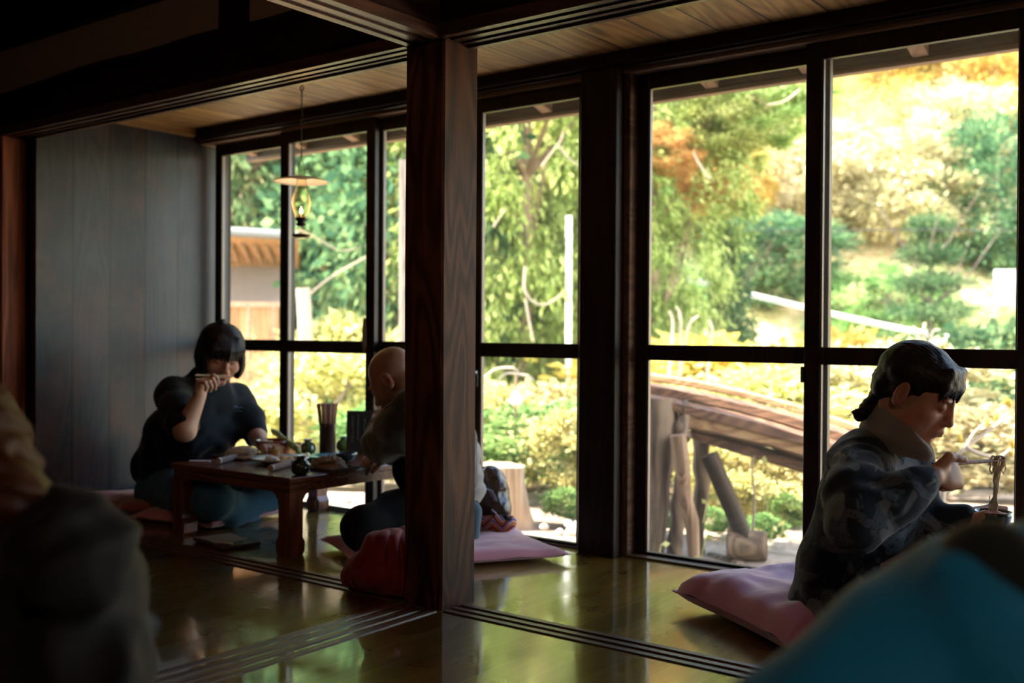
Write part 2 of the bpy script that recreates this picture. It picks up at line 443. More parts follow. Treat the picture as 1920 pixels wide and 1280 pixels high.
# ---------------------------------------------------------------- floors
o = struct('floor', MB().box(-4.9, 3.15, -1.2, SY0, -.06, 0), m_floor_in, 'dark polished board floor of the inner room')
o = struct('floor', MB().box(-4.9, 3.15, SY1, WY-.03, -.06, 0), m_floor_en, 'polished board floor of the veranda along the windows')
def grooved(x0, x1, y0, y1, z0, z1, n, axis, down=False):
    """a timber with n sliding-door grooves cut along its length"""
    mb = MB(); w = (y1-y0)/(2*n+1); g = .006
    for i in range(2*n+1):
        a, b = y0+i*w, y0+(i+1)*w; top = z1-(g if (i % 2 and not down) else 0); bot = z0+(g if (i % 2 and down) else 0)
        a += (.0 if i % 2 == 0 else -.0); 
        if axis == 'X': mb.box(x0, x1, a, b, bot, top)
        else: mb.box(a, b, x0, x1, bot, top)
    return mb
struct('trim_1', grooved(-2.07, 3.15, SY0, SY1, -.05, .004, 2, 'X'), m_sill, 'grooved wooden threshold right of the pillar')
struct('trim_2', grooved(-4.90, -2.245, SY0, SY1, -.05, .004, 2, 'X'), m_sill, 'grooved wooden threshold left of the pillar')
struct('trim_3', grooved(-1.2, 2.39, -2.255, -2.085, -.055, .003, 3, 'Y'), m_sill_y, 'worn grooved threshold running from the pillar towards the room')
struct('trim_4', MB().box(-4.8, 3.15, WY-.03, WY+.05, -.10, .008, .002), m_sill, 'narrow window threshold')
# ---------------------------------------------------------------- walls, ceilings
struct('wall_left', MB().box(WX-.05, WX, 2.516, 3.60, -.05, 1.96), m_wall, 'dark stained vertical board wall, blue skylight sheen put into its colour')
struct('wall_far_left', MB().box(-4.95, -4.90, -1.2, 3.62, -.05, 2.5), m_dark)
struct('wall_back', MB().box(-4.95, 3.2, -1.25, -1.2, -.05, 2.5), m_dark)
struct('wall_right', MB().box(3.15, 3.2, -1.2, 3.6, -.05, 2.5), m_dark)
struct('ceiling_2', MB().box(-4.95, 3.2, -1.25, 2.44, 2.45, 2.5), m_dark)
struct('ceiling', MB().box(-4.80, 3.2, 2.50, 3.42, 1.922, 1.96), m_ceil, 'cedar board ceiling of the veranda')
struct('trim_5', MB().box(WX, WX+.03, 2.5, 3.40, 1.880, 1.922), m_ceil)
# wall of plaster and beams above the lintels
struct('wall_front', MB().box(-4.90, 3.2, 2.435, 2.46, 1.80, 2.45), m_plaster, 'strip of old plaster above the smoked beam')
t_ = MB()
n = 60; vs_ = []
def bt(u):   # the bowed top of the old beam
    x = -4.9+u*(2.66)
    return 1.972+.004*math.sin(x*9)-.02*max(0., min(1., (-4.33-x)/.42))
for i in range(n+1):
    u = i/n; x = -4.9+u*2.66; zt = bt(u); zb = 1.785+.006*math.sin(x*5+1)
    y0 = 2.415-.02*math.sin(u*3.1)
    for (y, z) in ((y0+.012, zb), (y0, zb+.04), (y0, zt-.035), (y0+.018, zt), (2.436, zt), (2.436, zb)): vs_.append((x, y, z))
fs_ = [(i*6+k, i*6+(k+1) % 6, (i+1)*6+(k+1) % 6, (i+1)*6+k) for i in range(n) for k in range(6)]
t_.add(vs_, fs_, True); t_.add(vs_[:6], [tuple(range(6))]); t_.add(vs_[-6:], [tuple(range(6))])
struct('trim_6', t_, m_beam, 'smoke-blackened bowed beam above the left lintel')
struct('trim_7', MB().box(-4.90, -2.24, 2.40, 2.436, 2.152, 2.45, .004), m_beam, 'dark upper beam')
struct('trim_8', MB().box(-3.186, -3.042, 2.405, 2.436, 1.95, 2.16, .003), m_beam, 'short dark strut between the beams')
struct('trim_9', grooved(-4.9, -2.245, SY0, SY1, 1.750, 1.787, 2, 'X', True), m_kamoi, 'grooved sliding-door lintel left of the pillar')
struct('trim_10', grooved(-2.085, 3.2, SY0-.02, SY1, 1.750, 1.79, 2, 'X', True), m_kamoi, 'grooved sliding-door lintel right of the pillar')
struct('trim_11', MB().box(-2.085, 3.2, 2.39, 2.46, 1.79, 2.45, .004), m_beam, 'dark wall beam above the right lintel')
struct('trim_12', grooved(-1.2, 2.40, -2.235, -2.09, 1.750, 1.785, 2, 'Y', True), m_kamoi_y, 'grooved lintel running from the pillar towards the room')
struct('trim_13', MB().box(-2.19, -2.095, -1.2, 2.40, 1.786, 2.45, .004), m_beam_y, 'red-brown beam above the cross lintel')
struct('trim_14', MB().box(-4.80, 3.2, 2.505, 2.53, 1.742, 1.922, .003), m_kamoi, 'board closing the lintel to the veranda ceiling')
# posts
pl = MB()
def pil(u, v):
    z = v*1.80; w = .006*math.sin(z*3.5+.6)*(1-v)
    xs = [(-2.243+w, 2.404), (-2.243+w, 2.404), (-2.078+w*.3, 2.399), (-2.078+w*.3, 2.399), (-2.072, 2.56), (-2.072, 2.56), (-2.238, 2.563), (-2.238, 2.563)]
    i = int(round(u*8)) % 8; b = .007
    ox = [(0, b), (b, 0), (-b, 0), (0, b), (0, -b), (-b, 0), (b, 0), (0, -b)][i]
    return (xs[i][0]+ox[0], xs[i][1]+ox[1], z)
pl.grid(pil, 8, 30, True, False); pl.box(-2.236, -2.08, 2.41, 2.555, 1.79, 2.45)
pp = struct('trim_15', pl, m_pillar, 'thick polished zelkova pillar in the middle of the room')
struct('trim_16', MB().box(-4.93, -4.763, 2.400, 2.515, 0, 1.75, .005), m_redpost, 'red-brown post at the left end of the lintel')
struct('trim_17', MB().box(-2.224, -2.060, 3.375, 3.52, 0, 1.87, .004), m_post, 'dark square post between the window bays')
struct('trim_18', MB().box(-2.060, -2.030, 3.43, 3.55, 0, 1.86, .003), m_sill_y, 'thin batten beside the dark post')
# window head
struct('trim_19', MB().box(WX, 3.2, 3.37, 3.42, 1.872, 1.93, .003).box(WX, 3.2, 3.385, 3.43, 1.862, 1.872), m_beam, 'dark beam over the windows')
struct('trim_20', MB().box(WX, 3.2, 3.42, 3.56, 1.848, 1.864).box(WX, 3.2, 3.56, 3.60, 1.848, 1.96), m_fascia, 'paler window head board')
struct('wall_outer', MB().box(-4.8, 3.2, 3.60, 3.66, 1.85, 2.35).box(-4.95, WX-.05, 3.50, 3.66, -.4, 2.3).box(-4.95, 3.2, 3.52, 3.6, -.5, -.08), m_dark)
# ---------------------------------------------------------------- sliding windows
def sash(n, x0, x1, y, front, label, pull=None, stile=.05, zb=-.01):
    st = MB(); d = .014
    st.box(x0, x0+stile, y-d, y+d, zb, 1.848, .002).box(x1-stile, x1, y-d, y+d, zb, 1.848, .002)
    st.box(x0+stile, x1-stile, y-d, y+d, 1.789, 1.848, .002).box(x0+stile, x1-stile, y-d, y+d, .753+ (0 if front else 0), .812, .002)
    st.box(x0+stile, x1-stile, y-d, y+d, zb, .018, .002)
    fr = struct('window_%d' % n, st, m_frame, label)
    ed = MB()
    ed.box(x0+stile, x0+stile+.004, y-d*.6, y+d*.6, .018, 1.789).box(x1-stile-.004, x1-stile, y-d*.6, y+d*.6, .018, 1.789)
    ed.build('glazing_bead', m_alu, fr)
    g = MB().box(x0+stile, x1-stile, y-.002, y+.002, .812, 1.789); g.build('upper_pane', m_glass, fr)
    g = MB().box(x0+stile, x1-stile, y-.002, y+.002, .018, .753); g.build('lower_pane', m_glass, fr)
    return fr
YN, YF = WY-.002, WY+.036
w1 = sash(1, -4.63, -4.02, YF, False, 'far left sliding window beside the board wall')
w2 = sash(2, -4.06, -3.40, YN, True, 'sliding window behind the hanging lamp', stile=.056)
w3 = sash(3, -3.44, -2.80, YF, False, 'sliding window partly hidden by the pillar')
w4 = sash(4, -2.82, -2.225, YN, True, 'sliding window just right of the pillar', stile=.05)
w5 = sash(5, -2.03, -1.275, YF, False, 'tall sliding window right of the dark post', stile=.05)
w6 = sash(6, -1.345, -.62, YN, True, 'tall sliding window behind the woman in the patterned sweater', stile=.056)
w7 = sash(7, -.66, .05, YF, False, 'sliding window beyond the right edge')
w8 = sash(8, .01, .60, YN, True, 'last sliding window of the middle bay')
struct('trim_22', MB().box(.60, .765, 3.375, 3.52, 0, 1.87, .004), m_post, 'dark square post beyond the right edge')
for i_, (a_, b_) in enumerate(((.79, 1.40), (1.35, 1.98), (1.93, 2.55), (2.50, 3.12))): sash(9+i_, a_, b_, (YF, YN)[i_ % 2], bool(i_ % 2), 'sliding window beyond the right edge')
m_lock = plain('dull_metal', (.25, .25, .26), .3, metal=.8)
m_black = plain('black_metal', (.02, .02, .02), .4)
lk = MB().box(-2.795, -2.777, YN-.026, YN-.014, .62, .70, .004); lo_ = lk.build('latch', m_black, w4)
MB().lathe([(0, .014), (.009, .012), (.011, 0), (.009, -.004)], (-2.786, YN-.028, .685), 16, Rx(math.pi/2)).build('latch_knob', m_lock, lo_)
MB().box(-1.352, -1.343, YN-.03, YN-.010, .69, .745, .003).build('latch', m_black, w6)
# a flat brown handle pull on the left sash
hp = MB().tube([(-3.452, YN-.022, z) for z in (.76, .80, .88, .92)], [.008, .013, .012, .006], 10)
hp.build('pull_handle', plain('worn_wood_handle', (.18, .12, .09), .6), w2)
# ---------------------------------------------------------------- eaves
ev = MB(); e0, e1 = (3.60, 2.225), (4.33, 2.022)
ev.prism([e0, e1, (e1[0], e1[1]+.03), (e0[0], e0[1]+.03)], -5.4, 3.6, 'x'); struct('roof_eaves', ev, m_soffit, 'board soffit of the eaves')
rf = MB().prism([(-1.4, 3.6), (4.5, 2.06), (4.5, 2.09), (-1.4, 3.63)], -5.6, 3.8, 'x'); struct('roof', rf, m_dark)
fa = MB().box(-5.4, 3.6, 4.30, 4.335, 1.965, 2.05, .002); struct('trim_21', fa, m_fascia_d, 'fascia board along the eaves, coloured dark for its shaded inner face')
struct('trim_23', MB().box(-5.4, 3.6, 4.295, 4.345, 1.945, 1.965, .003), m_fascia, 'strip along the lower edge of the eaves, coloured pale as if lit')  # added strip, its paler wood paints the lit underside of the eave edge
x = -5.33
k = 0
while x < 3.4:
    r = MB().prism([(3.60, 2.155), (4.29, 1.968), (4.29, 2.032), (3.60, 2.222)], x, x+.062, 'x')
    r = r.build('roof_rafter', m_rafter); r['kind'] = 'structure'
    x += .455; k += 1
# ================================================================== tables
m_table = wood('low_table_timber', (.055, .016, .008), (.22, .068, .032), 'X', rough=.24, rvar=.06, knots=False, spec=.6)
m_tleg = wood('low_table_leg_timber', (.06, .018, .009), (.24, .070, .034), 'Z', rough=.3, knots=False)
def low_table(name, x0, x1, y0, y1, top, label):
    t = empty(name, ((x0+x1)/2, (y0+y1)/2, 0)); tag(t, label, 'table', 'low dining tables')
    hx, hy = (x1-x0)/2, (y1-y0)/2
    MB().box(-hx, hx, -hy, hy, top-.024, top, .004).build('tabletop', m_table, t)
    ap = MB(); a = .012; z0, z1 = top-.060, top-.024
    ap.box(-hx+a, hx-a, -hy+a, -hy+a+.02, z0, z1).box(-hx+a, hx-a, hy-a-.02, hy-a, z0, z1)
    ap.box(-hx+a, -hx+a+.02, -hy+a+.02, hy-a-.02, z0, z1).box(hx-a-.02, hx-a, -hy+a+.02, hy-a-.02, z0, z1)
    ap.build('apron', m_table, t)
    for sx in (-1, 1):
        for sy in (-1, 1):
            lg = MB(); L = .074; q = []
            # bracket leg: profile with a curved shoulder and a thickened foot
            prof = [(0, 0), (.066, 0), (.076, .012), (.078, .05), (.070, .062), (.064, .075), (.064, top-.115), (.068, top-.09), (.082, top-.070), (.105, top-.060), (0, top-.060)]
            pts = [(px_, pz) for px_, pz in prof]
            X0 = sx*(hx-.008); Y0 = sy*(hy-.008)
            lg.prism([(X0-sx*p, z) for p, z in pts], Y0-sy*.066, Y0, 'y')
            lg.prism([(Y0-sy*p, z) for p, z in [(0.001, .001), (.066, .001)]+pts[2:-1]+[(.001, top-.060)]], X0-sx*.065, X0-sx*.001, 'x')
            lg.build('leg', m_tleg, t)
    return t
TL = low_table('low_dining_table', -3.765, -3.015, 2.610, 3.440, .30, 'low reddish-brown wooden table laid with noodles and tempura')
TR = low_table('low_dining_table', -.80, -.05, 2.55, 3.36, .30, 'low dark table at the right edge before the woman in the patterned sweater')
def th(x, y, z=.301): return hit(x, y, 2, z)

# ================================================================== cushions
def cushion(cx, cy, rz, a, b, h, mat, label, seed=0, z=0.004, curl=.0):
    nu = 34; mb = MB(); R = Rz(rz)
    def prof(u, v, s):
        x = (u*2-1); y = (v*2-1)
        ex = 1-abs(x)**5; ey = 1-abs(y)**5
        e = max(ex, 0)**.42*max(ey, 0)**.42
        pin = 1-.055*(1-abs(x*y))*(abs(x)+abs(y))*.5
        px_, py_ = x*a/2*(1+.05*abs(y)**3-.05*(1-abs(y)**2)*abs(x)), y*b/2*(1+.05*abs(x)**3-.05*(1-abs(x)**2)*abs(y))
        P = np.array([[x*a*3+seed, y*b*3, seed]])
        w = float(vnoise(P, 3.1, seed)[0])*.35+float(vnoise(P, 8., seed+3)[0])*.12
        fold = .006*math.sin(14*(x+y*.3)+seed)*abs(x*y)
        dip = .5*math.exp(-(x*x+y*y)*3.)
        zc = h*.36+curl*(abs(x*y)**2)*h
        zz = zc+(h*.64*e*(1+w*.35-dip*.45)+fold if s > 0 else -h*.36*e)
        return R@np.array([px_, py_, max(zz, 0)])
    mb.grid(lambda u, v: prof(u, v, 1), nu, nu); mb.grid(lambda u, v: prof(u, v, -1), nu, nu)
    pipe = [(-1, -1), (1, -1), (1, 1), (-1, 1), (-1, -1)]
    o = mb.build('floor_cushion', mat); o.location = (cx, cy, z)
    return tag(o, label, 'cushion', 'floor cushions')
m_pink = cloth('dusty_pink_cushion', (.62, .27, .33), (.48, .19, .24), .8, 1200, .5)
m_rose = cloth('faded_red_cushion', (.42, .12, .10), (.30, .08, .07), .85, 1200, .3)
m_mauve = cloth('mauve_cushion', (.56, .21, .36), (.42, .15, .28), .6, 1400, .6)
cushion(-1.125, 2.965, math.radians(-33), .60, .56, .135, m_mauve, 'plump mauve floor cushion beside the woman in the patterned sweater', 3)
cushion(-2.62, 3.03, math.radians(58), .80, .56, .060, m_pink, 'dusty pink floor cushion under the bald man, sticking out behind the pillar', 5)
cushion(-4.37, 2.97, math.radians(-8), .50, .58, .075, m_rose, 'faded red floor cushion under the woman in black, nearest the board wall', 7, curl=.5)
cushion(-3.93, 2.95, math.radians(8), .48, .50, .060, m_pink, 'pink floor cushion under the left table', 9)

# ================================================================== things on the left table
m_noodle = plain('buckwheat_noodles', (.34, .25, .16), .45, var=.25, bscale=200)
m_noodle_p = plain('pale_noodles', (.62, .52, .38), .45, var=.2, bscale=200)
m_tray = wood('lacquer_tray', (.03, .012, .008), (.08, .03, .018), 'X', rough=.3, knots=False)
m_white = plain('white_glaze', (.72, .72, .68), .2, coat=.5)
m_green = plain('green_glaze', (.035, .075, .035), .14, coat=.8)
m_olive = plain('dark_olive_glaze', (.022, .035, .022), .16, coat=.8)
m_bright = plain('bright_green_glaze', (.07, .16, .035), .15, coat=.8)
m_redbowl = plain('red_lacquer', (.22, .05, .025), .2, coat=.7)
m_bluegl = plain('turquoise_glaze', (.10, .30, .36), .15, coat=.8)
m_navy = plain('dark_blue_glaze', (.025, .045, .07), .16, coat=.8)
m_soup = plain('dark_dipping_sauce', (.02, .009, .004), .06)
m_paper = plain('white_paper', (.75, .76, .76), .85)
m_bam = wood('light_chopstick_wood', (.38, .24, .13), (.66, .47, .28), 'Z', rough=.5, knots=False, scale=3)
m_cup = wood('dark_bamboo_cup', (.02, .010, .007), (.07, .035, .022), 'Z', rough=.35, knots=False)
def noodle_pile(name, c, rx, ry, h, n, mat, parent=None, seed=1, r=.0025):
    rnd = random.Random(seed); mb = MB()
    # a loose heart under the strands
    mb.lathe([(max(.001, math.cos(a)), math.sin(a)) for a in [i*math.pi/16 for i in range(9)]], n=20)
    mb.v = [(c[0]+x*rx*.86, c[1]+y*ry*.86, c[2]+z*h*.62) for x, y, z in mb.v]
    for i in range(n):
        a0 = rnd.uniform(0, 6.28); rr = rnd.uniform(.15, .75); w = rnd.uniform(.15, .5)
        pts = []; ph = rnd.uniform(0, 6.28); m = 9; ln = rnd.uniform(1.0, 3.4)
        ox, oy = rnd.uniform(-.4, .4), rnd.uniform(-.4, .4)
        for k in range(m):
            a = a0+ln*k/m; x = math.cos(a)*rr+ox+w*.3*math.sin(ph+k*1.3); y = math.sin(a)*rr+oy+w*.3*math.cos(ph+k)
            q = min(1., math.hypot(x, y)); s_ = 1 if q < 1 else 1/math.hypot(x, y)
            z = math.sqrt(max(0, 1-q*q*.98))*h*(.72+.42*rnd.random())
            pts.append((c[0]+x*s_*rx, c[1]+y*s_*ry, c[2]+max(z, r)))
        mb.tube(pts, r, 5)
    return mb.build(name, mat, parent)
def pot(name, p, prof, mat, label, cat='jar', sc=1.):
    t = MB().lathe([(r*sc, z*sc) for r, z in prof], n=36).build(name, mat); t.location = p; return tag(t, label, cat)
JAR = [(.001, 0), (.020, 0), (.030, .006), (.034, .020), (.033, .034), (.026, .046), (.015, .052), (.014, .056), (.020, .062), (.018, .064), (.011, .060), (.010, .050), (.001, .046)]
j = th(564, 889); j = pot('soy_sauce_jar', j, JAR, m_olive, 'dark olive glazed sauce jar at the near corner of the left table', sc=1.12)
j = th(577, 851); pot('soy_sauce_jar', j, JAR, m_green, 'green glazed sauce jar in the middle of the left table, beside the tempura', sc=1.05)
j = th(644, 845); pot('tea_pot', j, JAR, m_bright, 'bright green glazed jar behind the dark blue bowl', sc=1.05)
BOWL = [(.001, .004), (.022, .004), (.024, 0), (.028, .002), (.046, .018), (.058, .040), (.060, .052), (.057, .052), (.054, .040), (.042, .020), (.001, .010)]
b = th(649, 866); bo = pot('sauce_bowl', b, BOWL, m_navy, 'dark blue dipping bowl in front of the bright green jar', 'bowl', .80)
MB().lathe([(.001, .034), (.042, .034), (.042, .033)], n=30).build('dipping_sauce', m_soup, bo)
b = th(512, 853); bo = pot('noodle_bowl', b, BOWL, m_redbowl, 'red-brown lacquer bowl in front of the woman in black', 'bowl', 1.32)
MB().lathe([(.001, .044), (.064, .044), (.064, .042)], n=30).build('soup', m_soup, bo)
noodle_pile('egg_topping', (-.02, .0, .044), .022, .02, .016, 18, m_white, bo, 3, .003)
b = th(556, 846); bo = pot('sauce_bowl', b, BOWL, plain('pale_grey_glaze', (.42, .40, .38), .25, coat=.5), 'pale grey bowl between the red bowl and the green jar', 'bowl', .72)
# plate of tempura, a thing, and each piece on it
PLATE = [(.001, .006), (.05, .006), (.055, .0), (.060, .002), (.088, .012), (.110, .020), (.109, .023), (.086, .016), (.055, .010), (.001, .010)]
tp = th(525, 868); pot('tempura_plate', tp, PLATE, m_white, 'white plate holding the pile of tempura', 'plate', 1.12)
def tempura_mat(n, a, b): return plain(n, a, .7, bump=.8, bscale=400, var=.35)
m_t1 = tempura_mat('golden_batter', (.60, .36, .13), 0); m_t2 = tempura_mat('pale_batter', (.70, .55, .32), 0)
m_t3 = tempura_mat('green_batter', (.28, .34, .12), 0); m_t4 = tempura_mat('orange_batter', (.72, .30, .10), 0)
def tempura(p0, p1, r, mat, label, seed):
    s = SDF(); p0 = np.array(p0); p1 = np.array(p1); rnd = random.Random(seed); n = max(5, int(np.linalg.norm(p1-p0)/r)+2)
    for i in range(n):
        u = i/(n-1); q = p0+(p1-p0)*u+np.array([rnd.uniform(-1, 1) for _ in range(3)])*r*.3
        s.ell(q, [r*rnd.uniform(.85, 1.15)]*3, k=r*.5)
    o = s.mesh('tempura', .0032, mat, disp=lambda P: .0042*vnoise(P, 130, seed)+.0026*vnoise(P, 300, seed+1), smooth=0)
    return tag(o, label, 'tempura', 'tempura on the white plate')
z = .33
tempura(th(497, 858)+[0, 0, .016], th(516, 850)+[0, 0, .03], .022, m_t2, 'pale lumpy tempura fritter at the left of the plate', 1)
tempura(th(513, 862)+[0, 0, .022], th(527, 853)+[0, 0, .036], .021, m_t1, 'golden tempura fritter in the middle of the plate', 2)
tempura(th(560, 866)+[0, 0, .05], th(513, 838)+[0, 0, .075], .011, m_t3, 'long green battered asparagus laid across the tempura pile', 3)
tempura(th(541, 858)+[0, 0, .018], th(556, 853)+[0, 0, .030], .019, m_t4, 'orange battered tempura at the right of the pile', 4)
tempura(th(528, 870)+[0, 0, .018], th(566, 868)+[0, 0, .012], .014, m_t1, 'long golden tempura stick at the front edge of the plate', 5)
tempura(th(566, 862)+[0, 0, .010], th(577, 860)+[0, 0, .010], .015, m_t2, 'small pale tempura bit right of the plate', 6)
tempura(th(520, 872)+[0, 0, .018], th(503, 868)+[0, 0, .016], .013, m_white, 'white battered tempura bit at the front left of the plate', 7)
# trays of noodles
def tray(p, a, b, rz, label):
    mb = MB(); h = .012
    mb.box(-a, a, -b, b, 0, .004).box(-a, a, -b, -b+.006, .004, h).box(-a, a, b-.006, b, .004, h).box(-a, -a+.006, -b+.006, b-.006, .004, h).box(a-.006, a, -b+.006, b-.006, .004, h)
    t = mb.build('noodle_tray', m_tray); t.location = p; t.rotation_euler = (0, 0, rz); return tag(t, label, 'tray', 'noodle trays')
p = th(455, 858); tray(p, .11, .085, 0, 'dark wooden tray of pale noodles at the left of the left table'); 
o = noodle_pile('buckwheat_noodles', (p[0]+.005, p[1], .306), .092, .070, .042, 130, m_noodle_p, None, 5); tag(o, 'mound of pale noodles on the left tray', 'noodles', 'mounds of noodles')
p = th(617, 879); tray(p, .095, .075, 0, 'dark wooden tray of brown noodles near the front of the left table')
o = noodle_pile('buckwheat_noodles', (p[0], p[1], .306), .080, .062, .045, 130, m_noodle, None, 8); tag(o, 'mound of brown buckwheat noodles behind the dark olive jar', 'noodles', 'mounds of noodles')
b = th(607, 861); pot('serving_plate', b, PLATE, m_bluegl, 'turquoise glazed plate behind the brown noodles', 'plate', .80)
b = th(712, 861); pot('small_plate', b, PLATE, m_navy, 'small dark blue plate beside the bald man\'s elbow', 'plate', .62)
# towels rolled in paper
m_band = plain('cream_paper_band', (.42, .36, .30), .8)
def roll(pa, pb, label):
    t = MB().tube([pa+[0, 0, .013], pb+[0, 0, .013]], .0125, 14).build('rolled_towel', cloth('rolled_towel_cloth', (.20, .14, .13), (.12, .08, .075)))
    q = pa+(pb-pa)*.001; e = pa-(pb-pa)/np.linalg.norm(pb-pa)*.015
    MB().tube([e+[0, 0, .013], q+[0, 0, .013]], .0132, 14).build('paper_band', m_band, t); return tag(t, label, 'towel', 'rolled towels')
roll(th(412, 869), th(452, 859), 'rolled damp towel in front of the pale noodle tray')
roll(th(510, 883), th(550, 871), 'rolled damp towel beside the dark olive jar')
t = MB().box(-.045, .045, -.008, .008, 0, .002).build('chopstick_sleeve', m_paper); t.location = th(375, 864.); t.rotation_euler = (0, 0, math.radians(33)); tag(t, 'white paper chopstick sleeve on the left corner of the left table', 'chopstick sleeve')
# chopstick holder and the chopsticks standing in it
cp = th(614, 848); cp[2] = .30
cu = MB().lathe([(.001, .002), (.034, .002), (.036, 0), (.037, .004), (.037, .128), (.039, .130), (.039, .136), (.034, .136), (.033, .010), (.001, .010)], n=28).build('chopstick_holder', m_cup)
cu.location = cp; tag(cu, 'dark cylindrical chopstick holder standing on the left table', 'holder')
rnd = random.Random(4)
m_stick = wood('chopstick_bundle_wood', (.22, .10, .07), (.50, .30, .21), 'Z', rough=.5, knots=False, scale=4)
s0 = None
for i in range(34):
    a = i*2.399; r_ = .0046*math.sqrt(i)
    if s0 is None:
        s0 = MB().tube([(0, 0, 0), (0, 0, .215)], [.0022, .0038], 6).build('chopstick', m_stick); st = s0
    else:
        st = s0.copy(); COL.objects.link(st)
    st.location = cp+[math.cos(a)*r_*.85, math.sin(a)*r_*.85, .012]
    st.rotation_euler = (-math.sin(a)*r_*4.6, math.cos(a)*r_*4.6, 0)
    tag(st, 'disposable chopstick standing in the dark holder', 'chopstick', 'chopsticks in the dark holder')
# menu stand
m_board = plain('black_menu_board', (.018, .022, .024), .5)
mp = th(683, 850); mp[2] = .30
rzm = math.radians(37)
mn = MB().box(-.083, .083, -.006, .006, 0, .195, .002).build('menu_board', m_board); mn.location = mp; mn.rotation_euler = (math.radians(-6), 0, rzm)
tag(mn, 'black menu board with columns of white writing standing on the left table', 'menu')
ln = MB(); rnd = random.Random(11)
for cx in (-.055, -.03, .0, .03, .055):
    zz = .18-rnd.random()*.02
    while zz > .03+rnd.random()*.05:
        s_ = .0075
        for q in range(4):
            x0 = cx+rnd.uniform(-.5, .3)*s_; z0 = zz-rnd.random()*s_
            if rnd.random() < .5: ln.box(x0, x0+s_*.7, -.0072, -.0062, z0, z0+.0009)
            else: ln.box(x0, x0+.0009, -.0072, -.0062, z0-s_*.4, z0+s_*.3)
        zz -= s_*1.45
ln.build('writing', plain('chalk_white', (.45, .46, .45), .8), mn)
# small lump of tissue by the man's elbow
s = SDF(); q = th(737, 856)
for i in range(7): s.ell(q+np.array([random.uniform(-.02, .02), random.uniform(-.015, .015), random.uniform(.006, .02)]), [.013]*3, k=.004)
tag(s.mesh('crumpled_tissue', .003, m_paper, disp=lambda P: .004*np.abs(vnoise(P, 120, 2))), 'crumpled white tissue on the right edge of the left table', 'tissue')
# clipboard on the floor
cb = MB().box(-.13, .13, -.085, .085, 0, .012, .003).build('order_folder', m_tray); cb.location = (-3.42, 2.635, 0.004); cb.rotation_euler = (0, 0, math.radians(-12))
tag(cb, 'brown folder with a white sheet lying on the floor below the left table', 'folder')
MB().box(-.115, .06, -.07, .07, .0122, .0135).build('paper_sheet', plain('grey_white_sheet', (.42, .47, .5), .7), cb)
MB().tube([(.03, -.06, .018), (.115, -.03, .018)], .005, 8).build('pen', m_white, cb)

# ================================================================== hanging oil lamp
m_brass = plain('aged_brass', (.16, .10, .045), .35, metal=.9)
m_iron = plain('dark_iron', (.03, .022, .018), .5, metal=.5)
t = NT('lamp_glass'); fr = t.n('LayerWeight', ins={'Blend': .35}); tr = t.n('BsdfTransparent', ins={0: (.96, .95, .88, 1)}); gl = t.n('BsdfGlossy', ins={0: (1, .95, .75, 1), 'Roughness': .08})
df = t.n('BsdfTranslucent', ins={0: (.9, .85, .6, 1)}); mg = t.n('MixShader', ins={0: .5}); t.t.links.new(gl.outputs[0], mg.inputs[1]); t.t.links.new(df.outputs[0], mg.inputs[2])
ms = t.n('MixShader'); t.set(ms, 0, t.math('MULTIPLY', t.math('POWER', fr.outputs['Facing'], 2.5), .7)); t.t.links.new(tr.outputs[0], ms.inputs[1]); t.t.links.new(mg.outputs[0], ms.inputs[2]); t.t.links.new(ms.outputs[0], t.out.inputs[0]); m_lglass = t.m
LP = np.array([-3.400, 3.0, 0.])
lamp = empty('hanging_oil_lamp', (LP[0], LP[1], 1.25)); tag(lamp, 'lit glass oil lamp with flat white shade hanging above the left table', 'lamp')
zb = 1.25
MB().lathe([(.001, .004), (.030, .0), (.036, .004), (.040, .012), (.040, .024), (.036, .034), (.022, .042), (.014, .046), (.013, .060), (.001, .060)], n=36).build('oil_font', m_lglass, lamp)
MB().lathe([(.001, .006), (.033, .006), (.037, .012), (.037, .020), (.001, .020)], n=30).build('lamp_oil', plain('amber_oil', (.10, .06, .02), .1), lamp)
MB().lathe([(.014, .056), (.021, .060), (.021, .066), (.015, .070), (.018, .078), (.025, .082), (.025, .088), (.014, .096), (.008, .108), (.001, .108)], n=24).build('burner', m_iron, lamp)
MB().lathe([(.024, .086), (.025, .10), (.036, .13), (.040, .155), (.036, .180), (.024, .21), (.016, .24), (.0155, .30), (.0175, .305), (.0165, .306), (.0145, .30), (.015, .24), (.0232, .209), (.0352, .18), (.0392, .155), (.035, .13), (.0242, .10)], n=36).build('glass_chimney', m_lglass, lamp)
fl = NT('flame'); em = fl.n('Emission', ins={0: (1., .40, .08, 1), 1: 22.}); fl.t.links.new(em.outputs[0], fl.out.inputs[0])
MB().lathe([(.0005, .106), (.0045, .111), (.0055, .117), (.004, .126), (.0005, .138)], n=14).build('flame', fl.m, lamp)
m_enam = plain('white_enamel', (.78, .70, .62), .4, coat=.2)
MB().lathe([(.018, .268), (.030, .266), (.060, .262), (.100, .252), (.117, .246), (.1175, .243), (.100, .249), (.060, .259), (.030, .263), (.018, .265)], n=48).build('lamp_shade', m_enam, lamp)
MB().lathe([(.020, .262), (.038, .2605), (.038, .266), (.020, .268)], n=30).build('shade_collar', m_iron, lamp)
wr = MB()
for s_ in (-1, 1):
    wr.tube([(s_*.024, 0, .088), (s_*.043, 0, .13), (s_*.047, 0, .17), (s_*.030, 0, .24), (s_*.019, 0, .30), (0, 0, .36)], .0012, 6)
wr.build('wire_cage', m_iron, lamp)
ch = MB(); zc = .352; k = 0; big = (.352, .49)
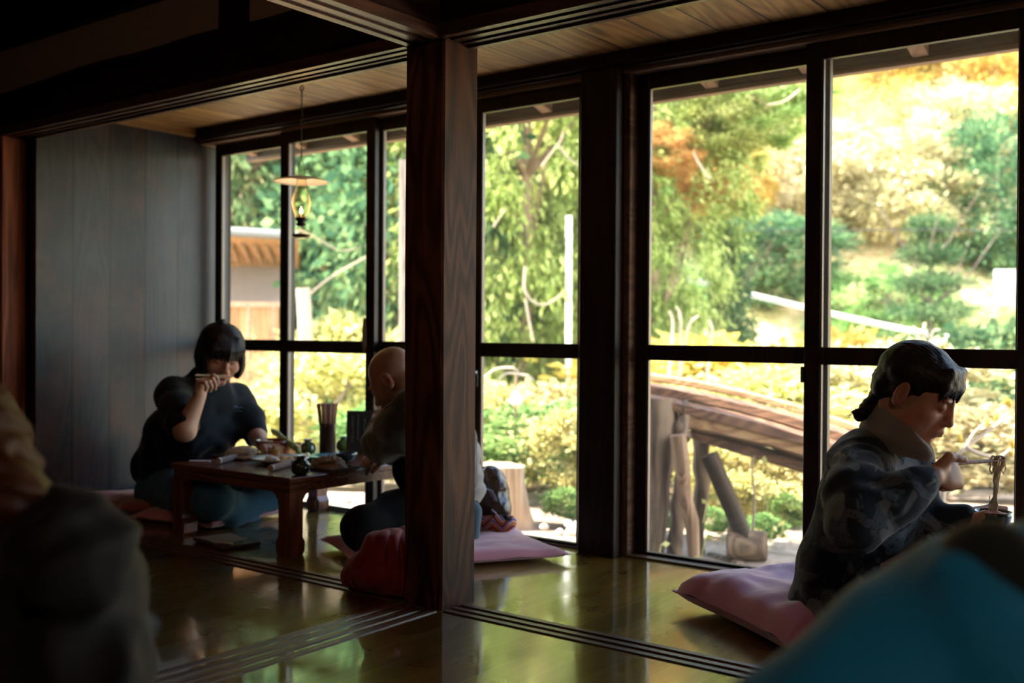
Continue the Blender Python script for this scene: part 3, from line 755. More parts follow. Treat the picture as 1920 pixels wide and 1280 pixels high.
while zc < .640:
    L = .020 if not (.455 < zc < .50) else .036; w_ = .0042 if L < .03 else .0085
    pts = []
    for i in range(13):
        a = 2*math.pi*i/12; u = w_*math.sin(a); v = L*.5*math.cos(a)
        pts.append((u if k % 2 == 0 else 0, 0 if k % 2 == 0 else u, zc+L/2+v))
    ch.tube(pts, .0013, 5, False); zc += L*.82; k += 1
ch.build('chain', m_iron, lamp)
hk = MB().tube([(0, 0, .672), (0, 0, .655)]+[(.011*math.sin(a), 0, .644+.011*math.cos(a)) for a in [i*math.pi/6 for i in range(13)]], .0022, 6)
hk.build('ceiling_hook', m_iron, lamp)
# lamp flame as a light
ld = bpy.data.lights.new('flame_light', 'POINT'); ld.energy = .10; ld.color = (1, .55, .2); ld.shadow_soft_size = .006
lo = bpy.data.objects.new('flame_light', ld); lo.location = (LP[0], LP[1], zb+.150); COL.objects.link(lo)
lo.location[2] = zb+.145

# ================================================================== things on the right table
q = np.array([-.55, 2.93, .30])
tr_ = MB(); 
t = tray((-.50, 2.90, .3005), .13, .10, math.radians(10), 'dark wooden noodle tray on the right table, half hidden by the man in blue')
o = noodle_pile('buckwheat_noodles', (-.52, 2.92, .3065), .095, .075, .040, 110, m_noodle_p, None, 21); tag(o, 'mound of noodles on the right table below the held bowl', 'noodles', 'mounds of noodles')

# ================================================================== red bundle, bag, hat
m_redcl = cloth('crimson_cloth', (.22, .008, .018), (.14, .005, .011), .6, 1500, .15, 6)
s = SDF(); c = np.array([-2.385, 2.475, 0.])
s.ell(c+[0, 0, .075], [.125, .135, .082], Rz(.3), k=.03).ell(c+[.01, -.01, .135], [.085, .095, .075], k=.04).ell(c+[-.09, -.02, .05], [.07, .08, .055], k=.03).ell(c+[.08, -.04, .05], [.07, .06, .055], k=.03).ell(c+[.03, .08, .12], [.08, .09, .08], k=.03)
def rd(P):
    q = P-c; a = np.arctan2(q[..., 1], q[..., 0]); w = vnoise(P, 9, 5)*.9
    u = q@np.array([.8, .5, -.35]); f = np.abs(np.sin(u*42+w*5+a*1.2)); g2 = np.abs(vnoise(P*[1, 1, 1.6], 17, 9)); return .009*(1-f)**2+.018*vnoise(P, 8, 4)+.005*(1-g2)**3
o = s.mesh('folded_jacket', .0055, m_redcl, disp=rd, smooth=1, origin=(c[0], c[1], 0.0)); o.location[2] += .006
tag(o, 'crimson jacket bundled on the floor against the pillar', 'jacket')
m_bagl = plain('glossy_brown_leather', (.045, .022, .015), .35, coat=.15, bump=.5, bscale=80)
bc = at(918, 955, 4.28); bc[2] = 0
s = SDF(); up = np.array([0, 0, 1.])
s.ell(bc+[0, 0, .13+.07], [.085, .075, .11], k=.03).ell(bc+[.02, -.01, .13], [.09, .085, .08], k=.03).ell(bc+[-.04, .03, .22], [.05, .05, .07], k=.03)
bag = s.mesh('shoulder_bag', .006, m_bagl, disp=lambda P: .009*np.abs(vnoise(P, 30, 3))+.003*vnoise(P, 80, 1), smooth=1)
tag(bag, 'glossy dark brown bag standing behind the bald man at the windows', 'bag')
sr = MB(); m_cord = plain('pale_blue_cord', (.45, .52, .62), .4)
def onb(px, py, d=4.19): return at(px, py, d)
for off in (0, 5, 9):
    sr.tube([onb(908+off*.3, 915), onb(918+off*.6, 920), onb(925+off*.6, 934), onb(930+off*.4, 950), onb(934+off*.5, 965), onb(936+off, 978)], .0014, 6)
sr.tube([onb(922, 955, 4.17), onb(930, 962, 4.17), onb(934, 975, 4.17), onb(930, 985, 4.17), onb(938, 980, 4.17)], .003, 6)
sr.build('cords', m_cord, bag)
MB().tube([onb(910, 903, 4.25), onb(915, 901, 4.24), onb(921, 898, 4.23)], [.003, .003, .004], 6).build('zip_pull', m_lock, bag)
# knitted hat with zigzag bands, and its pompom
t = NT('zigzag_knit'); tc = t.n('TexCoord'); sp = t.n('SeparateXYZ'); t.t.links.new(tc.outputs['Object'], sp.inputs[0])
hx = t.math('ADD', t.math('MULTIPLY', sp.outputs[0], .85), t.math('MULTIPLY', sp.outputs[1], .5))
zz = t.math('PINGPONG', t.math('MULTIPLY', hx, 26.), 1.); v = t.math('FRACT', t.math('ADD', t.math('MULTIPLY', sp.outputs[2], 26.), zz))
col = t.n('ValToRGB'); t.set(col, 0, v); e = col.color_ramp; e.interpolation = 'CONSTANT'
st_ = [(0, (.02, .02, .03)), (.2, (.65, .12, .03)), (.36, (.03, .02, .03)), (.48, (.75, .32, .08)), (.62, (.03, .08, .35)), (.78, (.45, .25, .22)), (.88, (.5, .05, .03))]
while len(e.elements) < len(st_): e.elements.new(.5)
for i, (p_, c_) in enumerate(st_): e.elements[i].position = p_; e.elements[i].color = (*c_, 1)
t.principled(Base_Color=col.outputs[0], Roughness=.9)
hc = at(921, 992, 4.22); hc[2] = .085
s = SDF(); s.ell(hc, [.105, .085, .040], Rz(.64), k=.02).ell(hc+[.03, .01, .0], [.07, .06, .035], k=.02)
hat = s.mesh('knitted_hat', .005, t.m, disp=lambda P: .005*vnoise(P, 40, 3)); tag(hat, 'knitted hat with orange and blue zigzag bands under the brown bag', 'hat')
s = SDF(); pcn = at(947, 977, 4.18); s.ell(pcn, [.027]*3)
s.mesh('pompom', .003, cloth('black_pompom', (.01, .01, .012)), hat, disp=lambda P: .008*vnoise(P, 190, 3)+.004*vnoise(P, 400, 1), smooth=0)
# ================================================================== people
SKIN = (.52, .30, .20)
m_skinA = skinmat('skin_warm', (.50, .29, .20)); m_skinB = skinmat('skin_ruddy', (.46, .24, .165)); m_skinC = skinmat('skin_tan', (.36, .185, .12))
m_hair = hairmat('black_hair', (.012, .009, .009)); m_hairb = hairmat('brown_hair', (.038, .010, .003), spec=.12)
nrm = lambda v: np.array(v, float)/np.linalg.norm(v)
def frame(fwd, up=(0, 0, 1)):
    """matrix whose columns are side (x), forward (y), up (z)"""
    y = nrm(fwd); x = nrm(np.cross(y, up)); z = np.cross(x, y); return np.stack([x, y, z], 1)
def headframe(yawd, pitchd, rolld=0):
    """yaw measured from +X, pitch positive looks down"""
    a = math.radians(yawd); p = math.radians(pitchd)
    f = np.array([math.cos(a)*math.cos(p), math.sin(a)*math.cos(p), -math.sin(p)]); M_ = frame(f)
    return M_@Ry(math.radians(rolld))
class Head:
    def __init__(s, sd, c, M_, k=1., ear=1., jaw=1., cheek=1., eyes='down', nose=1.):
        s.c = np.array(c, float); s.M = M_; s.k = k
        L = s.L; E = lambda p, r, kk=.012, sub=False, R=None: sd.ell(L(p), np.array(r)*k, M_ if R is None else M_@R, kk*k, sub)
        C = lambda a, b, ra, rb=None, kk=.01, sub=False: sd.cap(L(a), L(b), ra*k, (ra if rb is None else rb)*k, kk*k, sub)
        E((0, -.020, .040), (.075, .092, .078)); E((0, .022, -.012), (.064, .066, .082), .02); E((0, .030, -.070), (.050*jaw, .046, .038), .02)
        E((0, .072, -.100), (.019, .015, .014), .018)
        for q in (-1, 1):
            E((q*.037, .058, -.034), (.026*cheek, .024, .026), .02); E((q*.030, .083, .020), (.022, .010, .008), .014)
            E((q*.050, .015, -.075), (.014*jaw, .030, .018), .02)
        C((0, .086, .012), (0, .105*nose, -.032), .007, .0105, .012); E((0, .107*nose, -.036), (.0105, .010, .009), .008)
        for q in (-1, 1): E((q*.0125, .097*nose, -.040), (.0085, .010, .007), .005)
        for q in (-1, 1): E((q*.007, .104, -.0455), (.0035, .006, .003), .002, True)
        E((0, .086, -.066), (.026, .014, .020), .014)
        for q in (-1, 1): C((0, .0985, -.0625), (q*.020, .088, -.0675), .0048, .003, .004)
        for q in (-1, 1): C((0, .0975, -.0745), (q*.018, .0875, -.0705), .0062, .003, .004)
        for q in (-1, 1): C((0, .105, -.0685), (q*.024, .089, -.0685), .0016, .0012, .002, True)
        C((0, .098, -.086), (0, .090, -.086), .006, .006, .012, True)
        for q in (-1, 1):       # nasolabial folds
            C((q*.019, .094, -.040), (q*.030, .080, -.068), .0022, .0018, .008, True)
        for q in (-1, 1):
            E((q*.031, .092, .001), (.019, .010, .0105), .012, True); E((q*.031, .074, -.001), (.0165, .0145, .0125), .004)
            C((q*.016, .0865, -.005), (q*.031, .0895, -.0075), .0014, .0014, .0015, True); C((q*.031, .0895, -.0075), (q*.046, .080, -.004), .0014, .0014, .0015, True)
            C((q*.018, .083, -.016), (q*.040, .080, -.018), .0012, .0012, .006, True)
        for q in (-1, 1):
            R = Ry(q*.20)@Rx(-.18)
            E((q*.078*1., -.012, -.010), (.0075, .019*ear, .033*ear), .006, False, Rz(-q*.35)@Rx(-.15)); E((q*.0845, -.008, -.006), (.0045, .011*ear, .021*ear), .003, True, Rz(-q*.35)@Rx(-.15))
            E((q*.074, -.004, -.036), (.006, .009, .010), .005)
    def L(s, p): return s.c+s.k*(s.M@np.array(p, float))
    def inv(s, P): return (P-s.c)@s.M/s.k
    def color(s, base=None):
        def f(V):
            q = s.inv(V); c = np.ones((len(V), 3)); near = np.linalg.norm(q, axis=1) < .16
            def put(m, t, a): c[m] = c[m]*(1-a)+np.array(t)*a
            x = np.abs(q[:, 0]); y = q[:, 1]; z = q[:, 2]
            lip = near & (y > .082) & (x < .023) & (z < -.0585+.0*x) & (z > -.0805) & (np.abs(z+.0685) < .0115*(1-(x/.024)**2)+.001)
            put(lip, (.80, .48, .50), .75)
            put(near & (y > .06) & (np.abs(z+.0685) < .0012) & (x < .024), (.25, .12, .12), .9)
            put(near & (y > .06) & (x > .014) & (x < .048) & (np.abs(z+.0065-.3*np.abs(x-.031)**1*.1) < .0020), (.10, .06, .05), .85)
            put(near & (y > .06) & (x > .012) & (x < .050) & (np.abs(z-.024+12*(x-.030)**2) < .0035), (.30, .20, .17), .55)
            chk = near & (y > .03); put(chk, (1.06, .86, .82), .6*1); 
            e = near & (x > .070); put(e, (1.08, .78, .72), .6)
            return np.clip(c, 0, 1.2)
        return f
def hand(sd, w, kn, palm, curl, k=1., thumb=None, spread=.16, fcurl=None):
    """w wrist, kn centre of the knuckles, palm = direction the palm faces; curl radians per joint"""
    w = np.array(w, float); kn = np.array(kn, float); d = nrm(kn-w); n = nrm(np.array(palm, float)-d*(np.array(palm, float)@d)); s_ = np.cross(d, n)
    sd.ell((w*.42+kn*.58), (.040*k, .016*k, np.linalg.norm(kn-w)*.58), np.stack([s_, n, d], 1), .016)
    tips = []
    for i, (off, L) in enumerate(((.030, (.040, .025, .020)), (.010, (.045, .028, .021)), (-.010, (.042, .026, .021)), (-.028, (.033, .020, .018)))):
        cu = curl[i] if hasattr(curl, '__len__') else curl
        a = kn+s_*off*k; dd = nrm(d+s_*(off*spread*9)); sd.cap(w*.55+kn*.45+s_*off*.6*k, a, .010*k, .0105*k, .010)
        p = a; ang = 0.
        cc = cu if hasattr(cu, '__len__') else (cu, cu*1.15, cu*.8)
        for j in range(3):
            ang += cc[j]; q = p+(dd*math.cos(ang)+n*math.sin(ang))*L[j]*k
            sd.cap(p, q, (.0098-.0008*j)*k, (.0088-.0009*j)*k, .003); p = q
        tips.append(p)
    b = w+(kn-w)*.28+s_*.026*k; th_ = thumb if thumb is not None else (nrm(s_*.8+d*.7+n*.5), nrm(d*.9+n*.4))
    tl = np.linalg.norm(th_[0]) if thumb is not None else 1.; m1 = b+nrm(th_[0])*.040*k*tl; m2 = m1+nrm(th_[1])*.034*k*tl; m3 = m2+nrm(th_[1]+d*.2)*.026*k*tl
    sd.cap(w+(kn-w)*.15+s_*.012*k, m1, .016*k, .013*k, .012).cap(m1, m2, .0115*k, .0098*k, .005).cap(m2, m3, .0098*k, .0078*k, .004)
    return tips
def folds(P, pts, amp, freq, seed=0):
    """creases radiating around joints"""
    d = 0.
    for p, r in pts:
        q = P-np.array(p); dist = np.linalg.norm(q, axis=-1); w = np.exp(-(dist/r)**2)
        d = d+w*amp*np.sin(freq*dist+3*vnoise(P, 7, seed)+2.2*np.arctan2(q[..., 2], q[..., 0]))
    return d

# ------------------------------------------------------------------ woman in the patterned sweater (right)
def woman_right():
    hd = at(1722, 733, 2.74); M_ = headframe(-4, 27, 0)
    RS = at(1612, 872, 2.66); LS = RS+np.array([.03, .27, .0]); NK = at(1668, 806, 2.76)
    RE = at(1597, 988, 2.46); RW = at(1748, 893, 2.53); LE = at(1722, 1000, 2.86); LW = at(1806, 968, 2.79)
    HP = at(1592, 1105, 2.86); CH = at(1640, 925, 2.80)
    s = SDF(); H = Head(s, hd, M_, 1.04, jaw=1.16, cheek=1.3, ear=1.05, nose=.965)
    s.ell(H.L((0, .045, -.088)), (.042, .036, .026), M_, .02).ell(H.L((-.04, .030, -.055)), (.030, .040, .036), M_, .02).ell(H.L((.04, .030, -.055)), (.030, .040, .036), M_, .02)
    s.chain([H.L((0, -.035, -.05)), NK+[.0, .02, -.02], NK+[-.03, .03, -.09]], [.050, .045, .04], .02)
    s.ell(CH+[-.01, 0, -.03], (.07, .11, .17), None, .04).ell(HP+[0, .03, -.03], (.12, .16, .12), None, .05)
    s.chain([RS+[.01, 0, -.03], RE, RW], [.030, .032, .026], .02).chain([LS+[0, 0, -.03], LE, LW], [.032, .034, .026], .02)
    for q in (-.09, .10):
        hp = HP+[.03, q+.03, -.05]; kn = hp+[.34, q*.4, .02-.03]; s.chain([hp, kn], [.085, .062], .04); s.chain([kn, kn+[-.33, 0, -.045]], [.05, .038], .03)
    # right hand pinching the chopsticks, left hand round the cup
    CT = at(1884, 861, 2.68); CB = at(1749, 869, 2.56); cdv = nrm(CT-CB)
    kn = at(1793, 888, 2.575)
    tips = hand(s, RW+nrm(kn-RW)*.012, kn, WW*.9-UU*.25, [(.40, .85, .6), (.65, 1.1, .7), (1.05, 1.3, .8), (1.3, 1.3, .8)], 1.0, thumb=(nrm(RR*.6+UU*.6-WW*.35)*.8, nrm(RR*.9-UU*.15+WW*.3)))
    BW = at(1862, 962, 2.775)
    s2 = hand(s, LW, at(1848, 1006, 2.79), np.array([.1, .1, 1.]), [(.25, .5, .4)]*4, .95, thumb=(nrm(RR*.7+UU*.7-WW*.3), nrm(RR)), spread=.2)
    s.chain([at(1822, 958, 2.83), at(1856, 951, 2.85), at(1886, 953, 2.86)], [.012, .0095, .0075], .006)   # finger along the far rim
    p = s.mesh('person', .0036, m_skinB, color=H.color(), smooth=1)
    tag(p, 'woman in a dark animal-patterned sweater lifting noodles from a cup at the right windows', 'person')
    # hair: cap, fringe and a low ponytail
    h = SDF(); k = 1.04
    h.ell(H.L((0, -.022, .036)), np.array((.082, .100, .086))*k, M_, .01)
    h.ell(H.L((0, -.07, -.02)), np.array((.060, .045, .050))*k, M_, .02)
    h.ell(H.L((0, .044, .056)), np.array((.066, .044, .040))*k, M_, .02)
    h.box(H.L((0, .092, -.055)), np.array((.10, .062, .078))*k, .03, M_@Rx(-.12), .010, True)
    for q in (-1, 1): h.ell(H.L((q*.088, -.008, -.022)), np.array((.020, .028, .040))*k, M_, .006, True)
    for i in range(9):
        x = -.052+i*.013; h.chain([H.L((x*.8, .060, .085)), H.L((x*1.05, .088-abs(x)*.35, .052)), H.L((x*1.12, .096-abs(x)*.45, .018+abs(x)*.03))], [.014, .010, .004], .008)
    T0 = H.L((0, -.108, -.028)); 
    def hair_disp(P):
        q = H.inv(P); return .0009*np.sin(np.arctan2(q[..., 0], q[..., 2]+.02)*80+4*vnoise(P, 30, 2))+.002*vnoise(P, 60, 1)
    hr = h.mesh('hair', .0036, m_hair, p, disp=hair_disp)
    pt = SDF(); pp_ = [T0+[.01, 0, .01], at(1650, 742, 2.80), at(1632, 762, 2.82), at(1612, 778, 2.83), at(1598, 772, 2.83)]
    pt.chain(pp_, [.022, .024, .023, .014, .004], .012)
    pt.mesh('ponytail', .003, m_hair, hr, disp=lambda P: .0012*np.sin((P@RR)*180+(P@UU)*260+4*vnoise(P, 25, 3))+.002*vnoise(P, 60, 3))
    fl = MB(); g = random.Random(5)
    for i in range(26):
        a = np.array(pp_[2])+np.array([g.uniform(-.01, .01) for _ in range(3)]); b = at(1610+g.uniform(-8, 10), 778+g.uniform(-10, 10), 2.83); c = at(1596+g.uniform(-10, 8), 775+g.uniform(-18, 8), 2.83)
        fl.tube([a, b, c], [.0008, .0006, .0002], 4)
    for i in range(40):
        x = g.uniform(-.07, .07); y = g.uniform(-.09, .05); a = H.L((x, y, .126-.9*(x*x+y*y)*6)); a = H.L((x, y, .042+.09*math.sqrt(max(.05, 1-(x/.09)**2-((y+.02)/.11)**2))))
        fl.tube([a, a+M_@np.array([x*.2, -.012, .008]), a+M_@np.array([x*.4, -.03, .006+g.uniform(-.004, .008)])], [.0004, .0003, .0001], 3)
    fl.build('stray_hair', m_hair, hr)['kind'] = 'stuff'
    cl = MB().tube([at(1650, 746, 2.79), at(1651, 728, 2.79), at(1648, 716, 2.79)], [.005, .003, .002], 6); cl.tube([at(1651, 728, 2.79), at(1655, 718, 2.79)], [.003, .0025], 6)
    cl.build('hair_clip', m_black, hr)
    # grey fleece collar
    rings = [(at(1681, 788, 2.755), (at(1724, 826, 2.705)-at(1640, 758, 2.80))/2, .086), (at(1681, 796, 2.755), (at(1730, 831, 2.70)-at(1632, 770, 2.81))/2, .092),
             (at(1680, 808, 2.755), (at(1737, 838, 2.69)-at(1622, 786, 2.83))/2, .100), (at(1678, 824, 2.76), (at(1740, 847, 2.69)-at(1612, 806, 2.84))/2, .112), (at(1677, 842, 2.765), (at(1732, 862, 2.69)-at(1614, 832, 2.84))/2, .112)]
    def ring(u, v, inn):
        t_ = v*4; i = min(3, int(t_)); f_ = t_-i; (c0, A0, b0), (c1, A1, b1) = rings[i], rings[i+1]; a_ = 2*math.pi*u; kk = .93 if inn else 1.
        c_ = c0+(c1-c0)*f_; A_ = A0+(A1-A0)*f_; b_ = b0+(b1-b0)*f_; w_ = .0018*math.sin(5*a_+v*4)
        return c_+A_*(math.cos(a_)*kk)+(-WW+UU*-.10)*b_*kk*math.sin(a_)+UU*(w_ if v < .99 else 0)
    cm = MB(); cm.grid(lambda u, v: ring(u, v, False), 48, 13, True); cm.grid(lambda u, v: ring(u, v, True), 48, 13, True)
    cm.add([ring(i/48, 0, False) for i in range(48)]+[ring(i/48, 0, True) for i in range(48)], [(i, (i+1) % 48, 48+(i+1) % 48, 48+i) for i in range(48)], True)
    cm.build('fleece_collar', cloth('grey_fleece', (.26, .235, .225), (.18, .16, .155), .95, 500, .2), p)
    # sweater
    t = NT('animal_pattern_knit'); v = t.coords(); n1 = t.noise(v, 9.5, 3, .5, 1.4); patch = t.ramp(n1, [(.515, (0, 0, 0)), (.525, (1, 1, 1))])
    vo = t.n('TexVoronoi', ins={'Scale': 95.}); t.set(vo, 'Vector', v); dots = t.ramp(vo.outputs['Distance'], [(.30, (1, 1, 1)), (.40, (0, 0, 0))])
    n2 = t.noise(t.coords((1, 1, 1), (.4, .2, .9)), 6.5, 2, .5, 1.2); p2 = t.ramp(n2, [(.54, (0, 0, 0)), (.555, (1, 1, 1))])
    cc = t.mix(patch, (.012, .022, .036, 1), (.070, .092, .12, 1)); cc = t.mix(t.math('MULTIPLY', t.math('MULTIPLY', dots, patch), .8), cc, (.035, .038, .045, 1))
    cc = t.mix(t.math('MULTIPLY', p2, .85), cc, (.16, .18, .21, 1)); wv = t.noise(v, 700, 2, .7); cc = t.mix(t.math('MULTIPLY', wv, .35), cc, (.01, .012, .018, 1))
    pr = t.principled(Base_Color=cc, Roughness=.85, Sheen_Weight=.15, Sheen_Roughness=.4); t.set(pr, 'Specular IOR Level', .2); t.set(pr, 'Normal', t.bump(wv, .3, .001)); m_sw = t.m
    w = SDF(); k_ = .035
    w.ell(CH+[-.025, .0, -.035], (.118, .16, .195), Rz(0)@Ry(.10), k_).ell(HP+[.01, .03, .05], (.155, .19, .165), None, .06).ell(HP+[-.01, .03, -.045], (.16, .19, .09), None, .04)
    w.ell(at(1612, 862, 2.78), (.085, .15, .06), Ry(.2), .05).ell(at(1680, 905, 2.86), (.075, .14, .12), None, .05)
    w.chain([RS+[0, .0, -.01], RS*.45+RE*.55, RE], [.064, .070, .060], .035); w.chain([RE+[0.01, 0, .012], RE*.45+RW*.55+[0, 0, -.006], RW+nrm(RE-RW)*.05], [.060, .052, .040], .03)
    w.cap(RW+nrm(RE-RW)*.05, RW+nrm(RE-RW)*.026, .040, .034, .006)
    w.chain([LS, LE, LW+nrm(LE-LW)*.02], [.075, .062, .040], .035); w.cap(LW+nrm(LE-LW)*.02, LW, .037, .033, .004)
    Fp = [(RE, .11), (RS, .10), (HP+[-.03, -.12, .02], .10), (LE, .08)]
    def sd_(P):
        v1 = vnoise(P*[1, 1, .6], 11, 2); v2 = vnoise(P*[1, 1, .7], 26, 6)
        hang = .008*np.sin((P@RR)*70+6*v1)*np.clip((CH[2]-P[..., 2])/.15, 0, 1)*np.clip(1-np.linalg.norm(P-RE, axis=-1)/.35, .25, 1)
        return .011*v1+.004*v2-.010*np.exp(-((P[..., 2]-HP[2]+.045)/.012)**2)*(np.linalg.norm(P-HP, axis=-1) < .26)+hang+folds(P, Fp, .0055, 95, 3)
    sw = w.mesh('sweater', .006, m_sw, p, disp=sd_)
    # neck ribbing sits dark under the collar
    tr_ = SDF()
    for q in (-.09, .10):
        hp = HP+[.03, q+.03, -.05]; kn_ = hp+[.35, q*.4, -.01]; tr_.chain([hp, kn_], [.098, .074], .04); tr_.chain([kn_, kn_+[-.33, 0, -.035]], [.064, .050], .03)
    tr_.mesh('trousers', .008, cloth('charcoal_trousers', (.03, .03, .035)), p, disp=lambda P: .005*vnoise(P, 16, 2))
    # chopsticks, noodles, cup: separate things
    a = MB(); a.tube([CB, CT], [.0042, .0022], 8); c1 = tag(a.build('chopstick', wood('dark_chopstick_wood', (.20, .10, .07), (.42, .25, .18), 'X', rough=.4, knots=False)), 'upper chopstick held level by the woman in the patterned sweater', 'chopstick')
    MB().tube([CB, CB+(CT-CB)*.18], [.0046, .0045], 8).build('paper_end', m_paper, c1)
    a = MB(); a.tube([at(1752, 873, 2.57), at(1882, 863, 2.665)], [.0042, .0022], 8); tag(a.build('chopstick', m_stick), 'lower chopstick held level by the woman in the patterned sweater', 'chopstick')
    nm = MB(); g = random.Random(2); top = at(1870, 860, 2.672)
    for i in range(17):
        x0 = 1862+g.uniform(-5, 12); x1 = x0+g.uniform(2, 9); zb_ = g.choice([905, 930, 960, 964, 966, 968, 970, 962]); dd = 2.66+g.uniform(-.006, .010)
        xb = 1864+g.uniform(-9, 8); L = []
        L.append((x0-4, 872, dd)); L.append((x0-2, 861, dd)); L.append((x0+3, 854, dd+.004)); L.append((x1+3, 857, dd+.010)); L.append((x1+1, 872, dd+.012)); L.append((1866+g.uniform(-4, 7), 900, dd+.03)); L.append((1867+g.uniform(-4, 4), 920, 2.72))
        if zb_ > 925: L.append((xb, 944, 2.75)); L.append((xb+g.uniform(-2, 2), zb_, 2.77))
        nm.tube([at(*q) for q in L], .0017, 6)
    for i in range(5):
        x0 = 1858+g.uniform(-3, 26); nm.tube([at(x0, 868, 2.665), at(x0-3, 880, 2.665), at(x0+1, 888, 2.665), at(x0+5, 880, 2.667), at(x0+4, 868, 2.67)], .0016, 6)
    tag(nm.build('hanging_noodles', m_noodle_p), 'noodles hanging from the level chopsticks down into the held cup', 'noodles')
    CUP = [(.001, .0), (.026, 0), (.030, .004), (.040, .020), (.0475, .042), (.0485, .052), (.0462, .052), (.044, .040), (.036, .020), (.001, .012)]
    cu = MB().lathe([(r, z) for r, z in CUP], n=40).build('soup_cup', m_olive); cu.location = BW-[0, 0, .046]; tag(cu, 'dark glazed dipping cup in the left hand of the woman in the patterned sweater', 'cup')
    MB().lathe([(.001, .036), (.0415, .036), (.041, .034)], n=30).build('dipping_sauce', m_soup, cu)
woman_right()

# ------------------------------------------------------------------ woman in black (left)
def woman_left():
    hd = at(415, 664, 4.72); M_ = headframe(-22, 22, -4)
    RS = at(325, 742, 4.70); LS = at(448, 742, 4.98); NK = at(392, 716, 4.84)
    RE = at(346, 806, 4.46); RW = at(374, 742, 4.50); LE = at(480, 815, 4.92); LW = at(496, 838, 4.66)
    CH = at(375, 800, 4.86); HP = at(335, 905, 4.95)
    s = SDF(); H = Head(s, hd, M_, 1.05, jaw=1.12, cheek=1.25, ear=.9)
    s.chain([H.L((0, -.030, -.05)), NK+[0, 0, -.02]], [.058, .062], .03)
    s.ell(CH, (.12, .17, .20), None, .05).ell(HP, (.15, .18, .14), None, .05)
    s.chain([RS, RE, RW], [.048, .048, .029], .02).chain([LS, LE, LW], [.052, .043, .029], .03)
    kr = at(398, 938, 4.38); kl = at(508, 920, 4.72)
    s.chain([HP+[.03, -.08, -.02], kr], [.095, .072], .04).chain([HP+[.03, .10, -.02], kl], [.095, .072], .04)
    s.chain([kr, at(470, 960, 4.72)], [.06, .04], .03).chain([kl, at(420, 965, 4.50)], [.06, .04], .03)
    kn = at(380, 713, 4.48)
    hand(s, RW, kn, RR*.85-WW*.3-UU*.1, [(.8, 1.2, .6), (1.1, 1.2, .7), (1.25, 1.2, .8), (1.3, 1.2, .8)], 1.0, thumb=(nrm(RR*.5+UU*.8-WW*.3)*.9, nrm(RR*.7+UU*.4-WW*.1)))
    hand(s, LW, at(507, 836, 4.56), np.array([0, 0, -1.]), [(.3, .4, .3)]*4, 1.0, thumb=(nrm(-RR*.5-WW), nrm(-WW-RR*.2)))
    p = s.mesh('person', .0045, m_skinA, color=H.color()); tag(p, 'woman in a black top with bobbed hair eating with chopsticks at the left table', 'person')
    h = SDF(); k = 1.05
    h.ell(H.L((0, -.025, .040)), np.array((.098, .112, .092))*k, M_, .02).ell(H.L((0, -.040, -.025)), np.array((.103, .088, .085))*k, M_, .03)
    for q in (-1, 1): h.ell(H.L((q*.074, .012, -.035)), np.array((.030, .058, .068))*k, M_, .02)
    h.ell(H.L((0, .050, .050)), np.array((.080, .050, .052))*k, M_, .02)
    h.box(H.L((0, .105, -.075)), np.array((.060, .075, .086))*k, .028, M_, .010, True)
    h.box(H.L((0, .0, -.155)), np.array((.2, .2, .055))*k, .01, M_, .012, True)
    for i in range(11):
        x = -.065+i*.013; h.chain([H.L((x*.7, .055, .09)), H.L((x, .100-abs(x)*.35, .052)), H.L((x*1.08, .104-abs(x)*.45, .010-abs(x)*.1+.005*math.sin(i*2.3)))], [.016, .011, .003], .008)
    h.chain([H.L((0, -.05, .12)), H.L((.01, -.03, .140)), H.L((.02, -.02, .146))], [.02, .010, .004], .015)
    def hd_(P):
        q = H.inv(P); return .0014*np.sin(np.arctan2(q[..., 0], q[..., 1]+.01)*52+4*vnoise(P, 22, 2))*np.clip((.12-q[..., 2])/.08, 0, 1)+.0025*vnoise(P, 50, 1)
    h.mesh('hair', .004, m_hair, p, disp=hd_)
    m_bt = cloth('black_cotton', (.008, .014, .022), (.004, .007, .011), .85, 900, .1)
    w = SDF()
    w.ell(CH+[0, 0, -.02], (.14, .19, .21), None, .05).ell(at(328, 868, 4.95), (.17, .20, .16), None, .07).ell(at(328, 810, 4.90), (.12, .16, .13), None, .07).ell(at(385, 752, 4.86), (.12, .20, .08), Rx(0), .05)
    w.chain([NK+[-.02, 0, .028], NK+[0, 0, -.04]], [.068, .09], .03)
    w.chain([NK+[-.02, 0, -.05], RS], [.075, .074], .05); w.chain([RS, RS*.5+RE*.5, RE*.88+RS*.12], [.074, .078, .064], .04)
    w.chain([LS, LS*.4+LE*.6, LE], [.070, .070, .058], .04)
    Fp = [(RE, .12), (RS, .10), (LE, .10), (CH+[.1, 0, -.1], .15)]
    o = w.mesh('black_top', .0075, m_bt, p, disp=lambda P: .010*vnoise(P*[1, 1, .5], 10, 3)+.004*vnoise(P, 24, 4)+folds(P, Fp, .006, 70, 2)+.007*np.sin((P@RR)*60+5*vnoise(P, 8, 5))*np.clip((CH[2]+.05-P[..., 2])/.2, 0, 1))
    # small pale embroidered mark on the chest
    em = MB(); base = at(443, 764, 4.74)
    def chest(px, py):      # drop the point on the garment in front of it
        o0 = Vector(EYE); d = Vector(at(px, py, 1.)-EYE).normalized(); ok, loc, n_, i_ = o.ray_cast(o0, d); return np.array(loc)-np.array(d)*.003 if ok else base
    em.tube([chest(x, y) for x, y in ((439, 761), (442, 764), (444, 761), (447, 765), (451, 763), (455, 764))], .0012, 5); em.tube([chest(x, y) for x, y in ((443, 769), (446, 771), (449, 769), (453, 771))], .0010, 5)
    em.build('embroidered_mark', plain('pale_blue_thread', (.18, .36, .48), .8), o)
